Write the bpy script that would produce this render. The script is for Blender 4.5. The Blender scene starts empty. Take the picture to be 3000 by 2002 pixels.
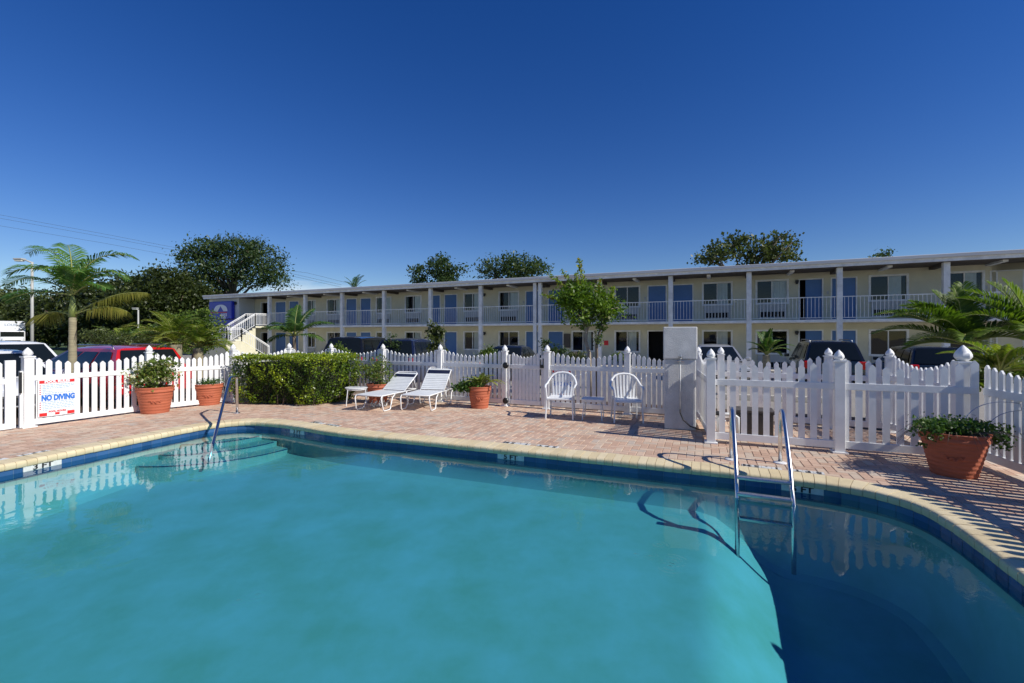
import bpy, math, random
import numpy as np
from mathutils import Vector, Matrix
from mathutils.geometry import tessellate_polygon

random.seed(7)
rng = np.random.default_rng(7)
scene = bpy.context.scene
C = scene.collection

# ------------------------------------------------------------------ camera
cam_d = bpy.data.cameras.new('camera')
cam = bpy.data.objects.new('camera', cam_d)
C.objects.link(cam)
scene.camera = cam
cam.location = (0, 0, 1.6)
cam.rotation_euler = (math.radians(90), 0, 0)
cam_d.sensor_width = 36.0
cam_d.lens = 16.2
cam_d.shift_y = -0.0057
cam_d.clip_start = 0.05
cam_d.clip_end = 2000

# ------------------------------------------------------------------ world and sun
SUN_EL = math.radians(38)
SUN_AZ = (0.890, -0.456)            # horizontal direction towards the sun
world = bpy.data.worlds.new('World')
scene.world = world
world.use_nodes = True
wn, wl = world.node_tree.nodes, world.node_tree.links
wn.clear()
wo = wn.new('ShaderNodeOutputWorld')
bg = wn.new('ShaderNodeBackground')
sky = wn.new('ShaderNodeTexSky')
sky.sky_type = 'NISHITA'
sky.sun_disc = False
sky.sun_elevation = SUN_EL
sky.sun_rotation = math.atan2(SUN_AZ[0], SUN_AZ[1])
sky.altitude = 0
sky.air_density = 1.0
sky.dust_density = 0.0
sky.ozone_density = 4.0
hs = wn.new('ShaderNodeHueSaturation')
hs.inputs['Hue'].default_value = 0.519
hs.inputs['Saturation'].default_value = 1.32
hs.inputs['Value'].default_value = 1.0
wl.new(sky.outputs[0], hs.inputs['Color'])
wtc = wn.new('ShaderNodeTexCoord')
def cloud_mask(cx, cy, cz, sx, sz, seed):
    sub = wn.new('ShaderNodeVectorMath'); sub.operation = 'SUBTRACT'
    v = Vector((cx, cy, cz)).normalized()
    sub.inputs[1].default_value = v
    wl.new(wtc.outputs['Generated'], sub.inputs[0])
    mul = wn.new('ShaderNodeVectorMath'); mul.operation = 'MULTIPLY'
    mul.inputs[1].default_value = (1 / sx, 1 / sx, 1 / sz)
    wl.new(sub.outputs[0], mul.inputs[0])
    ln = wn.new('ShaderNodeVectorMath'); ln.operation = 'LENGTH'
    wl.new(mul.outputs[0], ln.inputs[0])
    no = wn.new('ShaderNodeTexNoise'); no.inputs['Scale'].default_value = 1.6; no.inputs['Detail'].default_value = 6
    wl.new(mul.outputs[0], no.inputs['Vector'])
    ad = wn.new('ShaderNodeMath'); ad.operation = 'MULTIPLY_ADD'
    ad.inputs[1].default_value = 1.6; wl.new(no.outputs['Fac'], ad.inputs[0]); wl.new(ln.outputs['Value'], ad.inputs[2])
    mr = wn.new('ShaderNodeMapRange')
    mr.inputs['From Min'].default_value = 1.75; mr.inputs['From Max'].default_value = 0.7
    mr.inputs['To Min'].default_value = 0.0; mr.inputs['To Max'].default_value = 0.8
    wl.new(ad.outputs[0], mr.inputs['Value'])
    return mr.outputs[0]
wmx = wn.new('ShaderNodeMix'); wmx.data_type = 'RGBA'
wl.new(cloud_mask(-.455, 1, .096, .10, .022, 1), wmx.inputs['Factor'])
wl.new(hs.outputs[0], wmx.inputs['A'])
wmx.inputs['B'].default_value = (7.5, 8.6, 9.6, 1)
wl.new(wmx.outputs['Result'], bg.inputs['Color'])
bg.inputs['Strength'].default_value = 0.097
wl.new(bg.outputs[0], wo.inputs['Surface'])

sun_d = bpy.data.lights.new('sun', 'SUN')
sun_d.energy = 5.0
sun_d.angle = math.radians(0.53)
sun_d.color = (1.0, 0.955, 0.88)
sun = bpy.data.objects.new('sun', sun_d)
C.objects.link(sun)
sd = Vector((SUN_AZ[0] * math.cos(SUN_EL), SUN_AZ[1] * math.cos(SUN_EL), math.sin(SUN_EL)))
sun.rotation_euler = sd.to_track_quat('Z', 'Y').to_euler()
sun.location = (20, -10, 25)

scene.view_settings.view_transform = 'Standard'
scene.view_settings.look = 'None'
scene.view_settings.exposure = 0.0
scene.view_settings.gamma = 1.0
scene.render.engine = 'CYCLES'
scene.cycles.max_bounces = 8
scene.cycles.transparent_max_bounces = 24
scene.cycles.caustics_reflective = False
scene.cycles.caustics_refractive = False

# ------------------------------------------------------------------ measuring helpers
FPX, HOR, CXP, CAMZ = 1350.0, 984.0, 1500.0, 1.6

def gp(px, py, z=0.0):
    d = (CAMZ - z) * FPX / (py - HOR)
    return ((px - CXP) / FPX * d, d)

def xat(px, d):
    return (px - CXP) / FPX * d

def zat(py, d):
    return CAMZ - (py - HOR) * d / FPX

# ------------------------------------------------------------------ materials
MATS = {}

def new_mat(name):
    m = bpy.data.materials.new(name)
    m.use_nodes = True
    m.node_tree.nodes.clear()
    return m, m.node_tree.nodes, m.node_tree.links

def surf(name, col, rough=0.5, var=0.12, scale=4.0, metal=0.0, bump=0.0, bscale=60.0, spec=0.5, col2=None, detail=6, coat=0.0, stretch=None):
    """plain surface with procedural mottling and optional fine bump"""
    m, n, l = new_mat(name)
    o = n.new('ShaderNodeOutputMaterial')
    b = n.new('ShaderNodeBsdfPrincipled')
    l.new(b.outputs[0], o.inputs[0])
    b.inputs['Roughness'].default_value = rough
    b.inputs['Metallic'].default_value = metal
    b.inputs['Specular IOR Level'].default_value = spec
    if coat:
        b.inputs['Coat Weight'].default_value = coat
        b.inputs['Coat Roughness'].default_value = 0.04
    tc = n.new('ShaderNodeTexCoord')
    mp = n.new('ShaderNodeMapping')
    if stretch:
        mp.inputs['Scale'].default_value = stretch
    l.new(tc.outputs['Object'], mp.inputs[0])
    ns = n.new('ShaderNodeTexNoise')
    ns.inputs['Scale'].default_value = scale
    ns.inputs['Detail'].default_value = detail
    ns.inputs['Roughness'].default_value = 0.62
    l.new(mp.outputs[0], ns.inputs['Vector'])
    cr = n.new('ShaderNodeValToRGB')
    c2 = col2 if col2 else tuple(c * (1 + var) for c in col)
    c1 = tuple(c * (1 - var) for c in col) if not col2 else col
    cr.color_ramp.elements[0].position = 0.33
    cr.color_ramp.elements[1].position = 0.67
    cr.color_ramp.elements[0].color = (*c1, 1)
    cr.color_ramp.elements[1].color = (*[min(c, 1) for c in c2], 1)
    l.new(ns.outputs['Fac'], cr.inputs[0])
    l.new(cr.outputs[0], b.inputs['Base Color'])
    if bump:
        nb = n.new('ShaderNodeTexNoise')
        nb.inputs['Scale'].default_value = bscale
        nb.inputs['Detail'].default_value = 4
        l.new(mp.outputs[0], nb.inputs['Vector'])
        bp = n.new('ShaderNodeBump')
        bp.inputs['Strength'].default_value = bump
        bp.inputs['Distance'].default_value = 0.01
        l.new(nb.outputs['Fac'], bp.inputs['Height'])
        l.new(bp.outputs[0], b.inputs['Normal'])
    MATS[name] = m
    return m

def ramp_mat(name, stops, rough=0.7, bump=0.25, bscale=45.0, nvar=0.25, nscale=3.0, spec=0.4, dirt=None):
    """colour from a random per-face 'tone' attribute through a ramp, with noise on top"""
    m, n, l = new_mat(name)
    o = n.new('ShaderNodeOutputMaterial')
    b = n.new('ShaderNodeBsdfPrincipled')
    l.new(b.outputs[0], o.inputs[0])
    b.inputs['Roughness'].default_value = rough
    b.inputs['Specular IOR Level'].default_value = spec
    at = n.new('ShaderNodeAttribute')
    at.attribute_name = 'tone'
    cr = n.new('ShaderNodeValToRGB')
    els = cr.color_ramp.elements
    while len(els) < len(stops):
        els.new(0.5)
    for e, (p, c) in zip(els, stops):
        e.position = p
        e.color = (*c, 1)
    l.new(at.outputs['Fac'], cr.inputs[0])
    tc = n.new('ShaderNodeTexCoord')
    ns = n.new('ShaderNodeTexNoise')
    ns.inputs['Scale'].default_value = nscale
    ns.inputs['Detail'].default_value = 8
    ns.inputs['Roughness'].default_value = 0.65
    l.new(tc.outputs['Object'], ns.inputs['Vector'])
    mr = n.new('ShaderNodeMapRange')
    mr.inputs['From Min'].default_value = 0.3
    mr.inputs['From Max'].default_value = 0.7
    mr.inputs['To Min'].default_value = 1 - nvar
    mr.inputs['To Max'].default_value = 1 + nvar
    l.new(ns.outputs['Fac'], mr.inputs['Value'])
    mx = n.new('ShaderNodeMix')
    mx.data_type = 'RGBA'
    mx.blend_type = 'MULTIPLY'
    mx.inputs['Factor'].default_value = 1.0
    l.new(cr.outputs[0], mx.inputs['A'])
    l.new(mr.outputs[0], mx.inputs['B'])
    l.new(mx.outputs['Result'], b.inputs['Base Color'])
    nb = n.new('ShaderNodeTexNoise')
    nb.inputs['Scale'].default_value = bscale
    l.new(tc.outputs['Object'], nb.inputs['Vector'])
    bp = n.new('ShaderNodeBump')
    bp.inputs['Strength'].default_value = bump
    bp.inputs['Distance'].default_value = 0.008
    l.new(nb.outputs['Fac'], bp.inputs['Height'])
    l.new(bp.outputs[0], b.inputs['Normal'])
    MATS[name] = m
    return m

def leaf_mat(name, stops, trans=0.3, rough=0.45, spec=0.35):
    m, n, l = new_mat(name)
    o = n.new('ShaderNodeOutputMaterial')
    b = n.new('ShaderNodeBsdfPrincipled')
    b.inputs['Roughness'].default_value = rough
    b.inputs['Specular IOR Level'].default_value = spec
    t = n.new('ShaderNodeBsdfTranslucent')
    ms = n.new('ShaderNodeMixShader')
    ms.inputs[0].default_value = trans
    at = n.new('ShaderNodeAttribute')
    at.attribute_name = 'tone'
    cr = n.new('ShaderNodeValToRGB')
    els = cr.color_ramp.elements
    while len(els) < len(stops):
        els.new(0.5)
    for e, (p, c) in zip(els, stops):
        e.position = p
        e.color = (*c, 1)
    l.new(at.outputs['Fac'], cr.inputs[0])
    l.new(cr.outputs[0], b.inputs['Base Color'])
    g = n.new('ShaderNodeMix')
    g.data_type = 'RGBA'
    g.blend_type = 'MULTIPLY'
    g.inputs['Factor'].default_value = 1.0
    g.inputs['B'].default_value = (1.3, 1.5, 0.5, 1)
    l.new(cr.outputs[0], g.inputs['A'])
    l.new(g.outputs['Result'], t.inputs['Color'])
    l.new(b.outputs[0], ms.inputs[1])
    l.new(t.outputs[0], ms.inputs[2])
    l.new(ms.outputs[0], o.inputs[0])
    MATS[name] = m
    return m

vinyl = surf('white_vinyl', (0.80, 0.80, 0.78), 0.42, 0.06, 5.0, spec=0.45, bump=0.05, bscale=12)
plastic = surf('white_plastic', (0.78, 0.79, 0.78), 0.35, 0.05, 6.0)
enamel = surf('white_enamel_tube', (0.82, 0.82, 0.80), 0.3, 0.04, 6.0)
strap_w = surf('white_strap', (0.74, 0.76, 0.75), 0.45, 0.05, 8.0)
strap_n = surf('navy_strap', (0.015, 0.02, 0.05), 0.45, 0.1, 8.0)
black = surf('black_metal', (0.012, 0.012, 0.013), 0.4, 0.2, 10)
rubber = surf('black_rubber', (0.02, 0.02, 0.02), 0.7, 0.2, 10)
steel = surf('stainless_steel', (0.68, 0.68, 0.67), 0.27, 0.06, 12, metal=1.0)
chrome = surf('worn_chrome', (0.5, 0.5, 0.5), 0.3, 0.25, 30, metal=1.0)
terra = surf('terracotta', (0.46, 0.125, 0.06), 0.75, 0.14, 5.0, bump=0.25, bscale=40, stretch=(1, 1, 5))
soil = surf('dark_soil', (0.03, 0.02, 0.013), 0.95, 0.5, 25, bump=0.8, bscale=40)
stucco_w = surf('grey_white_stucco', (0.60, 0.60, 0.58), 0.9, 0.16, 3.5, bump=0.6, bscale=90)
stucco_c = surf('cream_stucco', (0.66, 0.625, 0.455), 0.9, 0.07, 1.2, bump=0.35, bscale=45)
stucco_e = surf('white_stucco', (0.66, 0.66, 0.60), 0.9, 0.06, 1.2, bump=0.35, bscale=45)
trim = surf('weathered_white_paint', (0.80, 0.80, 0.76), 0.6, 0.16, 2.5, bump=0.1, bscale=30)
fascia = surf('grey_white_fascia', (0.62, 0.62, 0.61), 0.55, 0.12, 1.0, stretch=(0.3, 0.3, 8))
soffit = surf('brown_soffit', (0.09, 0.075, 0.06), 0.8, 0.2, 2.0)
bluedoor = surf('blue_door_paint', (0.075, 0.18, 0.40), 0.45, 0.06, 2.0)
darkroom = surf('dark_interior', (0.012, 0.011, 0.01), 0.9, 0.2, 2.0)  # near-black colour stands in for the darkness of unlit rooms
curtain = surf('pale_curtain', (0.78, 0.78, 0.76), 0.85, 0.08, 3.0)
acm = surf('beige_ac_casing', (0.50, 0.50, 0.46), 0.6, 0.08, 3.0)
signblue = surf('sign_blue', (0.012, 0.03, 0.42), 0.3, 0.05, 2.0)
signwhite = surf('sign_white', (0.78, 0.79, 0.80), 0.35, 0.03, 4.0)
signred = surf('sign_red', (0.62, 0.02, 0.02), 0.4, 0.05, 6.0)
signtxt = surf('sign_letter_blue', (0.03, 0.18, 0.62), 0.4, 0.05, 6.0)
signpale = surf('sign_pale_blue', (0.35, 0.52, 0.72), 0.4, 0.05, 6.0)
markblk = surf('marker_black', (0.015, 0.015, 0.015), 0.4, 0.1, 10)
marktile = surf('marker_tile', (0.66, 0.67, 0.63), 0.3, 0.12, 14)
asphalt = surf('parking_lot_paving', (0.30, 0.275, 0.235), 0.9, 0.14, 0.6, bump=0.5, bscale=30)
concrete = surf('pale_concrete', (0.52, 0.48, 0.40), 0.85, 0.12, 1.5, bump=0.4, bscale=35)
yellow = surf('yellow_kerb_paint', (0.66, 0.42, 0.02), 0.6, 0.15, 6)
whitepaint = surf('white_road_paint', (0.7, 0.7, 0.66), 0.7, 0.12, 6)
mulch = surf('brown_mulch', (0.075, 0.045, 0.028), 0.95, 0.4, 12, bump=1.0, bscale=50)
grassbase = surf('lawn', (0.05, 0.085, 0.02), 0.95, 0.35, 3, bump=0.8, bscale=60)
bark = surf('grey_brown_bark', (0.16, 0.125, 0.09), 0.9, 0.3, 8, bump=0.9, bscale=25, stretch=(1, 1, 0.35))
barkpale = surf('pale_bark', (0.36, 0.30, 0.22), 0.85, 0.25, 10, bump=0.6, bscale=20)
palmbark = surf('ringed_palm_bark', (0.30, 0.26, 0.16), 0.85, 0.2, 9, bump=0.7, bscale=9, stretch=(0.4, 0.4, 4))
crownshaft = surf('green_crownshaft', (0.20, 0.24, 0.06), 0.5, 0.2, 6, stretch=(1, 1, 0.4))
rachis = surf('palm_rachis', (0.26, 0.28, 0.07), 0.5, 0.15, 6)
polem = surf('grey_lamp_pole', (0.42, 0.42, 0.38), 0.6, 0.1, 3)
lampglass = surf('lamp_lens', (0.65, 0.66, 0.55), 0.3, 0.05, 5)
paint_white = surf('white_car_paint', (0.72, 0.73, 0.74), 0.25, 0.03, 1.0, coat=0.6)
paint_red = surf('red_car_paint', (0.50, 0.008, 0.01), 0.25, 0.05, 1.0, coat=0.8)
paint_black = surf('black_car_paint', (0.010, 0.011, 0.013), 0.2, 0.1, 1.0, coat=0.8)
paint_navy = surf('navy_car_paint', (0.012, 0.018, 0.05), 0.2, 0.1, 1.0, coat=0.8)
paint_silver = surf('silver_car_paint', (0.40, 0.41, 0.42), 0.3, 0.04, 1.0, metal=0.4, coat=0.6)
paint_blue = surf('dark_blue_car_paint', (0.02, 0.05, 0.12), 0.2, 0.1, 1.0, coat=0.8)
carglass = surf('tinted_car_glass', (0.008, 0.011, 0.012), 0.08, 0.1, 2.0, spec=0.4)
lightlens = surf('headlight_lens', (0.55, 0.57, 0.6), 0.1, 0.05, 5)
redlens = surf('tail_light_lens', (0.55, 0.01, 0.01), 0.15, 0.05, 5)
cable = surf('power_cable', (0.10, 0.12, 0.16), 0.7, 0.1, 5)
plaster = surf('pool_plaster', (0.44, 0.50, 0.40), 0.7, 0.05, 1.5, col2=(0.55, 0.60, 0.60), detail=15)  # two-tone mottle paints in reflections seen on the water
cabinet = surf('brown_cabinet', (0.075, 0.065, 0.055), 0.6, 0.12, 3)

paver = ramp_mat('brick_paver', [(0.0, (0.49, 0.32, 0.225)), (0.35, (0.54, 0.365, 0.26)), (0.6, (0.59, 0.42, 0.305)), (0.8, (0.60, 0.465, 0.34)), (1.0, (0.48, 0.40, 0.325))],
                 rough=0.85, bump=0.4, nvar=0.14, nscale=1.3)
mortar = surf('paver_joint_sand', (0.26, 0.19, 0.145), 0.95, 0.25, 6, bump=0.5)
copem = ramp_mat('tan_coping_brick', [(0.0, (0.66, 0.54, 0.32)), (0.5, (0.69, 0.58, 0.36)), (1.0, (0.73, 0.62, 0.40))], rough=0.75, bump=0.3, nvar=0.10, nscale=2.5)
copejoint = surf('coping_joint', (0.50, 0.41, 0.26), 0.9, 0.2, 8)
bluetile = ramp_mat('blue_pool_tile', [(0.0, (0.025, 0.08, 0.20)), (1.0, (0.05, 0.13, 0.29))], rough=0.15, bump=0.03, nvar=0.10, nscale=6, spec=0.6)
grout = surf('tile_grout', (0.10, 0.17, 0.28), 0.7, 0.1, 8)

hedge_m = leaf_mat('hedge_leaf', [(0, (0.028, 0.06, 0.006)), (0.45, (0.10, 0.17, 0.010)), (1, (0.32, 0.38, 0.02))], 0.15, 0.35, 0.5)  # low stops darkened to stand in for the hedge's self-shadow
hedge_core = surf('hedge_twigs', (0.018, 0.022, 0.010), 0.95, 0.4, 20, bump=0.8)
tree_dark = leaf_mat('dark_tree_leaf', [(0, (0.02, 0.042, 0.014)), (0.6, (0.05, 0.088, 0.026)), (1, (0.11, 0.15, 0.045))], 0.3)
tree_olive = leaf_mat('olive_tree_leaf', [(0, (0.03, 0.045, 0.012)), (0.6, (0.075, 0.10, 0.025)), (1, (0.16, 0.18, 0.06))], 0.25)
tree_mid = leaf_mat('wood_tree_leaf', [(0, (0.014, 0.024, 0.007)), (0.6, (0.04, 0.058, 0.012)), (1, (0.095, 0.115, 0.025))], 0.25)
tree_lime = leaf_mat('lime_tree_leaf', [(0, (0.05, 0.10, 0.012)), (0.5, (0.12, 0.21, 0.02)), (0.85, (0.25, 0.33, 0.03)), (1, (0.36, 0.24, 0.05))], 0.35)
shrub_m = leaf_mat('shrub_leaf', [(0, (0.04, 0.08, 0.012)), (0.6, (0.10, 0.16, 0.022)), (1, (0.22, 0.26, 0.035))], 0.25)
palm_m = leaf_mat('palm_leaf', [(0, (0.02, 0.06, 0.02)), (0.6, (0.06, 0.13, 0.03)), (1, (0.15, 0.24, 0.05))], 0.35, 0.5, 0.25)
palm_g = leaf_mat('fresh_palm_leaf', [(0, (0.03, 0.09, 0.025)), (0.6, (0.08, 0.19, 0.04)), (1, (0.20, 0.31, 0.07))], 0.35, 0.5, 0.25)
palm_y = leaf_mat('yellow_palm_leaf', [(0, (0.05, 0.10, 0.015)), (0.6, (0.13, 0.20, 0.03)), (1, (0.28, 0.31, 0.05))], 0.35, 0.5, 0.25)
palm_old = leaf_mat('old_palm_leaf', [(0, (0.12, 0.13, 0.02)), (0.6, (0.22, 0.22, 0.04)), (1, (0.30, 0.20, 0.05))], 0.35, 0.5, 0.25)
pot_leaf = leaf_mat('pot_plant_leaf', [(0, (0.05, 0.09, 0.015)), (0.6, (0.13, 0.19, 0.03)), (0.9, (0.22, 0.22, 0.05)), (1, (0.30, 0.10, 0.05))], 0.25)
pot_green = leaf_mat('small_leaf_green', [(0, (0.025, 0.06, 0.012)), (0.6, (0.06, 0.13, 0.02)), (1, (0.15, 0.22, 0.04))], 0.25)
flower_m = leaf_mat('cream_flower', [(0, (0.55, 0.55, 0.35)), (1, (0.80, 0.78, 0.60))], 0.3)

def schlick(n, l, f0, normal=None):
    # Fresnel weight that is the same from above and from below the surface
    lw = n.new('ShaderNodeLayerWeight')
    lw.inputs['Blend'].default_value = 0.5
    if normal is not None: l.new(normal, lw.inputs['Normal'])
    p = n.new('ShaderNodeMath')
    p.operation = 'POWER'
    p.inputs[1].default_value = 5.0
    l.new(lw.outputs['Facing'], p.inputs[0])
    a = n.new('ShaderNodeMath')
    a.operation = 'MULTIPLY_ADD'
    a.inputs[1].default_value = 1 - f0
    a.inputs[2].default_value = f0
    l.new(p.outputs[0], a.inputs[0])
    return a.outputs[0]

def mat_water():
    m, n, l = new_mat('pool_water')
    o = n.new('ShaderNodeOutputMaterial')
    tr = n.new('ShaderNodeBsdfTransparent')
    tr.inputs['Color'].default_value = (0.31, 0.705, 0.785, 1)
    gl = n.new('ShaderNodeBsdfGlossy')
    gl.inputs['Roughness'].default_value = 0.0
    ms = n.new('ShaderNodeMixShader')
    tc = n.new('ShaderNodeTexCoord')
    n1 = n.new('ShaderNodeTexNoise')
    n1.inputs['Scale'].default_value = 2.2
    n1.inputs['Detail'].default_value = 2
    n2 = n.new('ShaderNodeTexNoise')
    n2.inputs['Scale'].default_value = 16
    n2.inputs['Detail'].default_value = 3
    n3 = n.new('ShaderNodeTexNoise')
    n3.inputs['Scale'].default_value = 0.55
    n3.inputs['Detail'].default_value = 2
    for q in (n1, n2, n3):
        l.new(tc.outputs['Object'], q.inputs['Vector'])
    mr = n.new('ShaderNodeMapRange')            # calm patches and rippled patches
    mr.inputs['From Min'].default_value = 0.50
    mr.inputs['From Max'].default_value = 0.62
    mr.inputs['To Min'].default_value = 0.02
    mr.inputs['To Max'].default_value = 0.55
    l.new(n3.outputs['Fac'], mr.inputs['Value'])
    mu = n.new('ShaderNodeMath')
    mu.operation = 'MULTIPLY'
    l.new(n2.outputs['Fac'], mu.inputs[0])
    l.new(mr.outputs[0], mu.inputs[1])
    # small drop rings in one patch
    ad = n.new('ShaderNodeMath')
    ad.operation = 'ADD'
    l.new(n1.outputs['Fac'], ad.inputs[0])
    l.new(mu.outputs[0], ad.inputs[1])
    prev = ad.outputs[0]
    for (rx, ry, rr) in RINGS:
        vs = n.new('ShaderNodeVectorMath')
        vs.operation = 'DISTANCE'
        vs.inputs[1].default_value = (rx, ry, WZ)
        l.new(tc.outputs['Object'], vs.inputs[0])
        k = n.new('ShaderNodeMath')
        k.operation = 'MULTIPLY'
        k.inputs[1].default_value = 2 * math.pi / 0.045
        l.new(vs.outputs['Value'], k.inputs[0])
        s = n.new('ShaderNodeMath')
        s.operation = 'SINE'
        l.new(k.outputs[0], s.inputs[0])
        fa = n.new('ShaderNodeMapRange')
        fa.inputs['From Min'].default_value = 0.0
        fa.inputs['From Max'].default_value = rr
        fa.inputs['To Min'].default_value = 0.45
        fa.inputs['To Max'].default_value = 0.0
        l.new(vs.outputs['Value'], fa.inputs['Value'])
        pm = n.new('ShaderNodeMath')
        pm.operation = 'MULTIPLY'
        l.new(s.outputs[0], pm.inputs[0])
        l.new(fa.outputs[0], pm.inputs[1])
        a2 = n.new('ShaderNodeMath')
        a2.operation = 'ADD'
        l.new(prev, a2.inputs[0])
        l.new(pm.outputs[0], a2.inputs[1])
        prev = a2.outputs[0]
    bp = n.new('ShaderNodeBump')
    bp.inputs['Strength'].default_value = 0.5
    bp.inputs['Distance'].default_value = 0.008
    l.new(prev, bp.inputs['Height'])
    l.new(bp.outputs[0], gl.inputs['Normal'])
    l.new(schlick(n, l, 0.02, bp.outputs[0]), ms.inputs[0])
    l.new(tr.outputs[0], ms.inputs[1])
    l.new(gl.outputs[0], ms.inputs[2])
    l.new(ms.outputs[0], o.inputs[0])
    return m

def mat_glass():
    m, n, l = new_mat('window_glass')
    o = n.new('ShaderNodeOutputMaterial')
    tr = n.new('ShaderNodeBsdfTransparent')
    tr.inputs['Color'].default_value = (0.82, 0.88, 0.88, 1)
    gl = n.new('ShaderNodeBsdfGlossy')
    gl.inputs['Roughness'].default_value = 0.02
    ms = n.new('ShaderNodeMixShader')
    tc = n.new('ShaderNodeTexCoord')
    ns = n.new('ShaderNodeTexNoise')
    ns.inputs['Scale'].default_value = 0.8
    l.new(tc.outputs['Object'], ns.inputs['Vector'])
    bp = n.new('ShaderNodeBump')
    bp.inputs['Strength'].default_value = 0.15
    bp.inputs['Distance'].default_value = 0.02
    l.new(ns.outputs['Fac'], bp.inputs['Height'])
    l.new(bp.outputs[0], gl.inputs['Normal'])
    l.new(schlick(n, l, 0.055, bp.outputs[0]), ms.inputs[0])
    l.new(tr.outputs[0], ms.inputs[1])
    l.new(gl.outputs[0], ms.inputs[2])
    l.new(ms.outputs[0], o.inputs[0])
    return m
glass = mat_glass()

# ------------------------------------------------------------------ mesh helpers
WM = {}          # world matrix of every root / part by object name

def tag(o, label=None, cat=None, group=None, kind=None):
    if label: o['label'] = label
    if cat: o['category'] = cat
    if group: o['group'] = group
    if kind: o['kind'] = kind
    return o

def thing(name, label, cat, loc=(0, 0, 0), rz=0.0, group=None, kind=None):
    o = bpy.data.objects.new(name, None)
    C.objects.link(o)
    o.empty_display_size = 0.2
    o.location = loc
    o.rotation_euler = (0, 0, rz)
    WM[o.name] = Matrix.Translation(loc) @ Matrix.Rotation(rz, 4, 'Z')
    return tag(o, label, cat, group, kind)

def rotz(a):
    return Matrix.Rotation(a, 4, 'Z')

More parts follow.
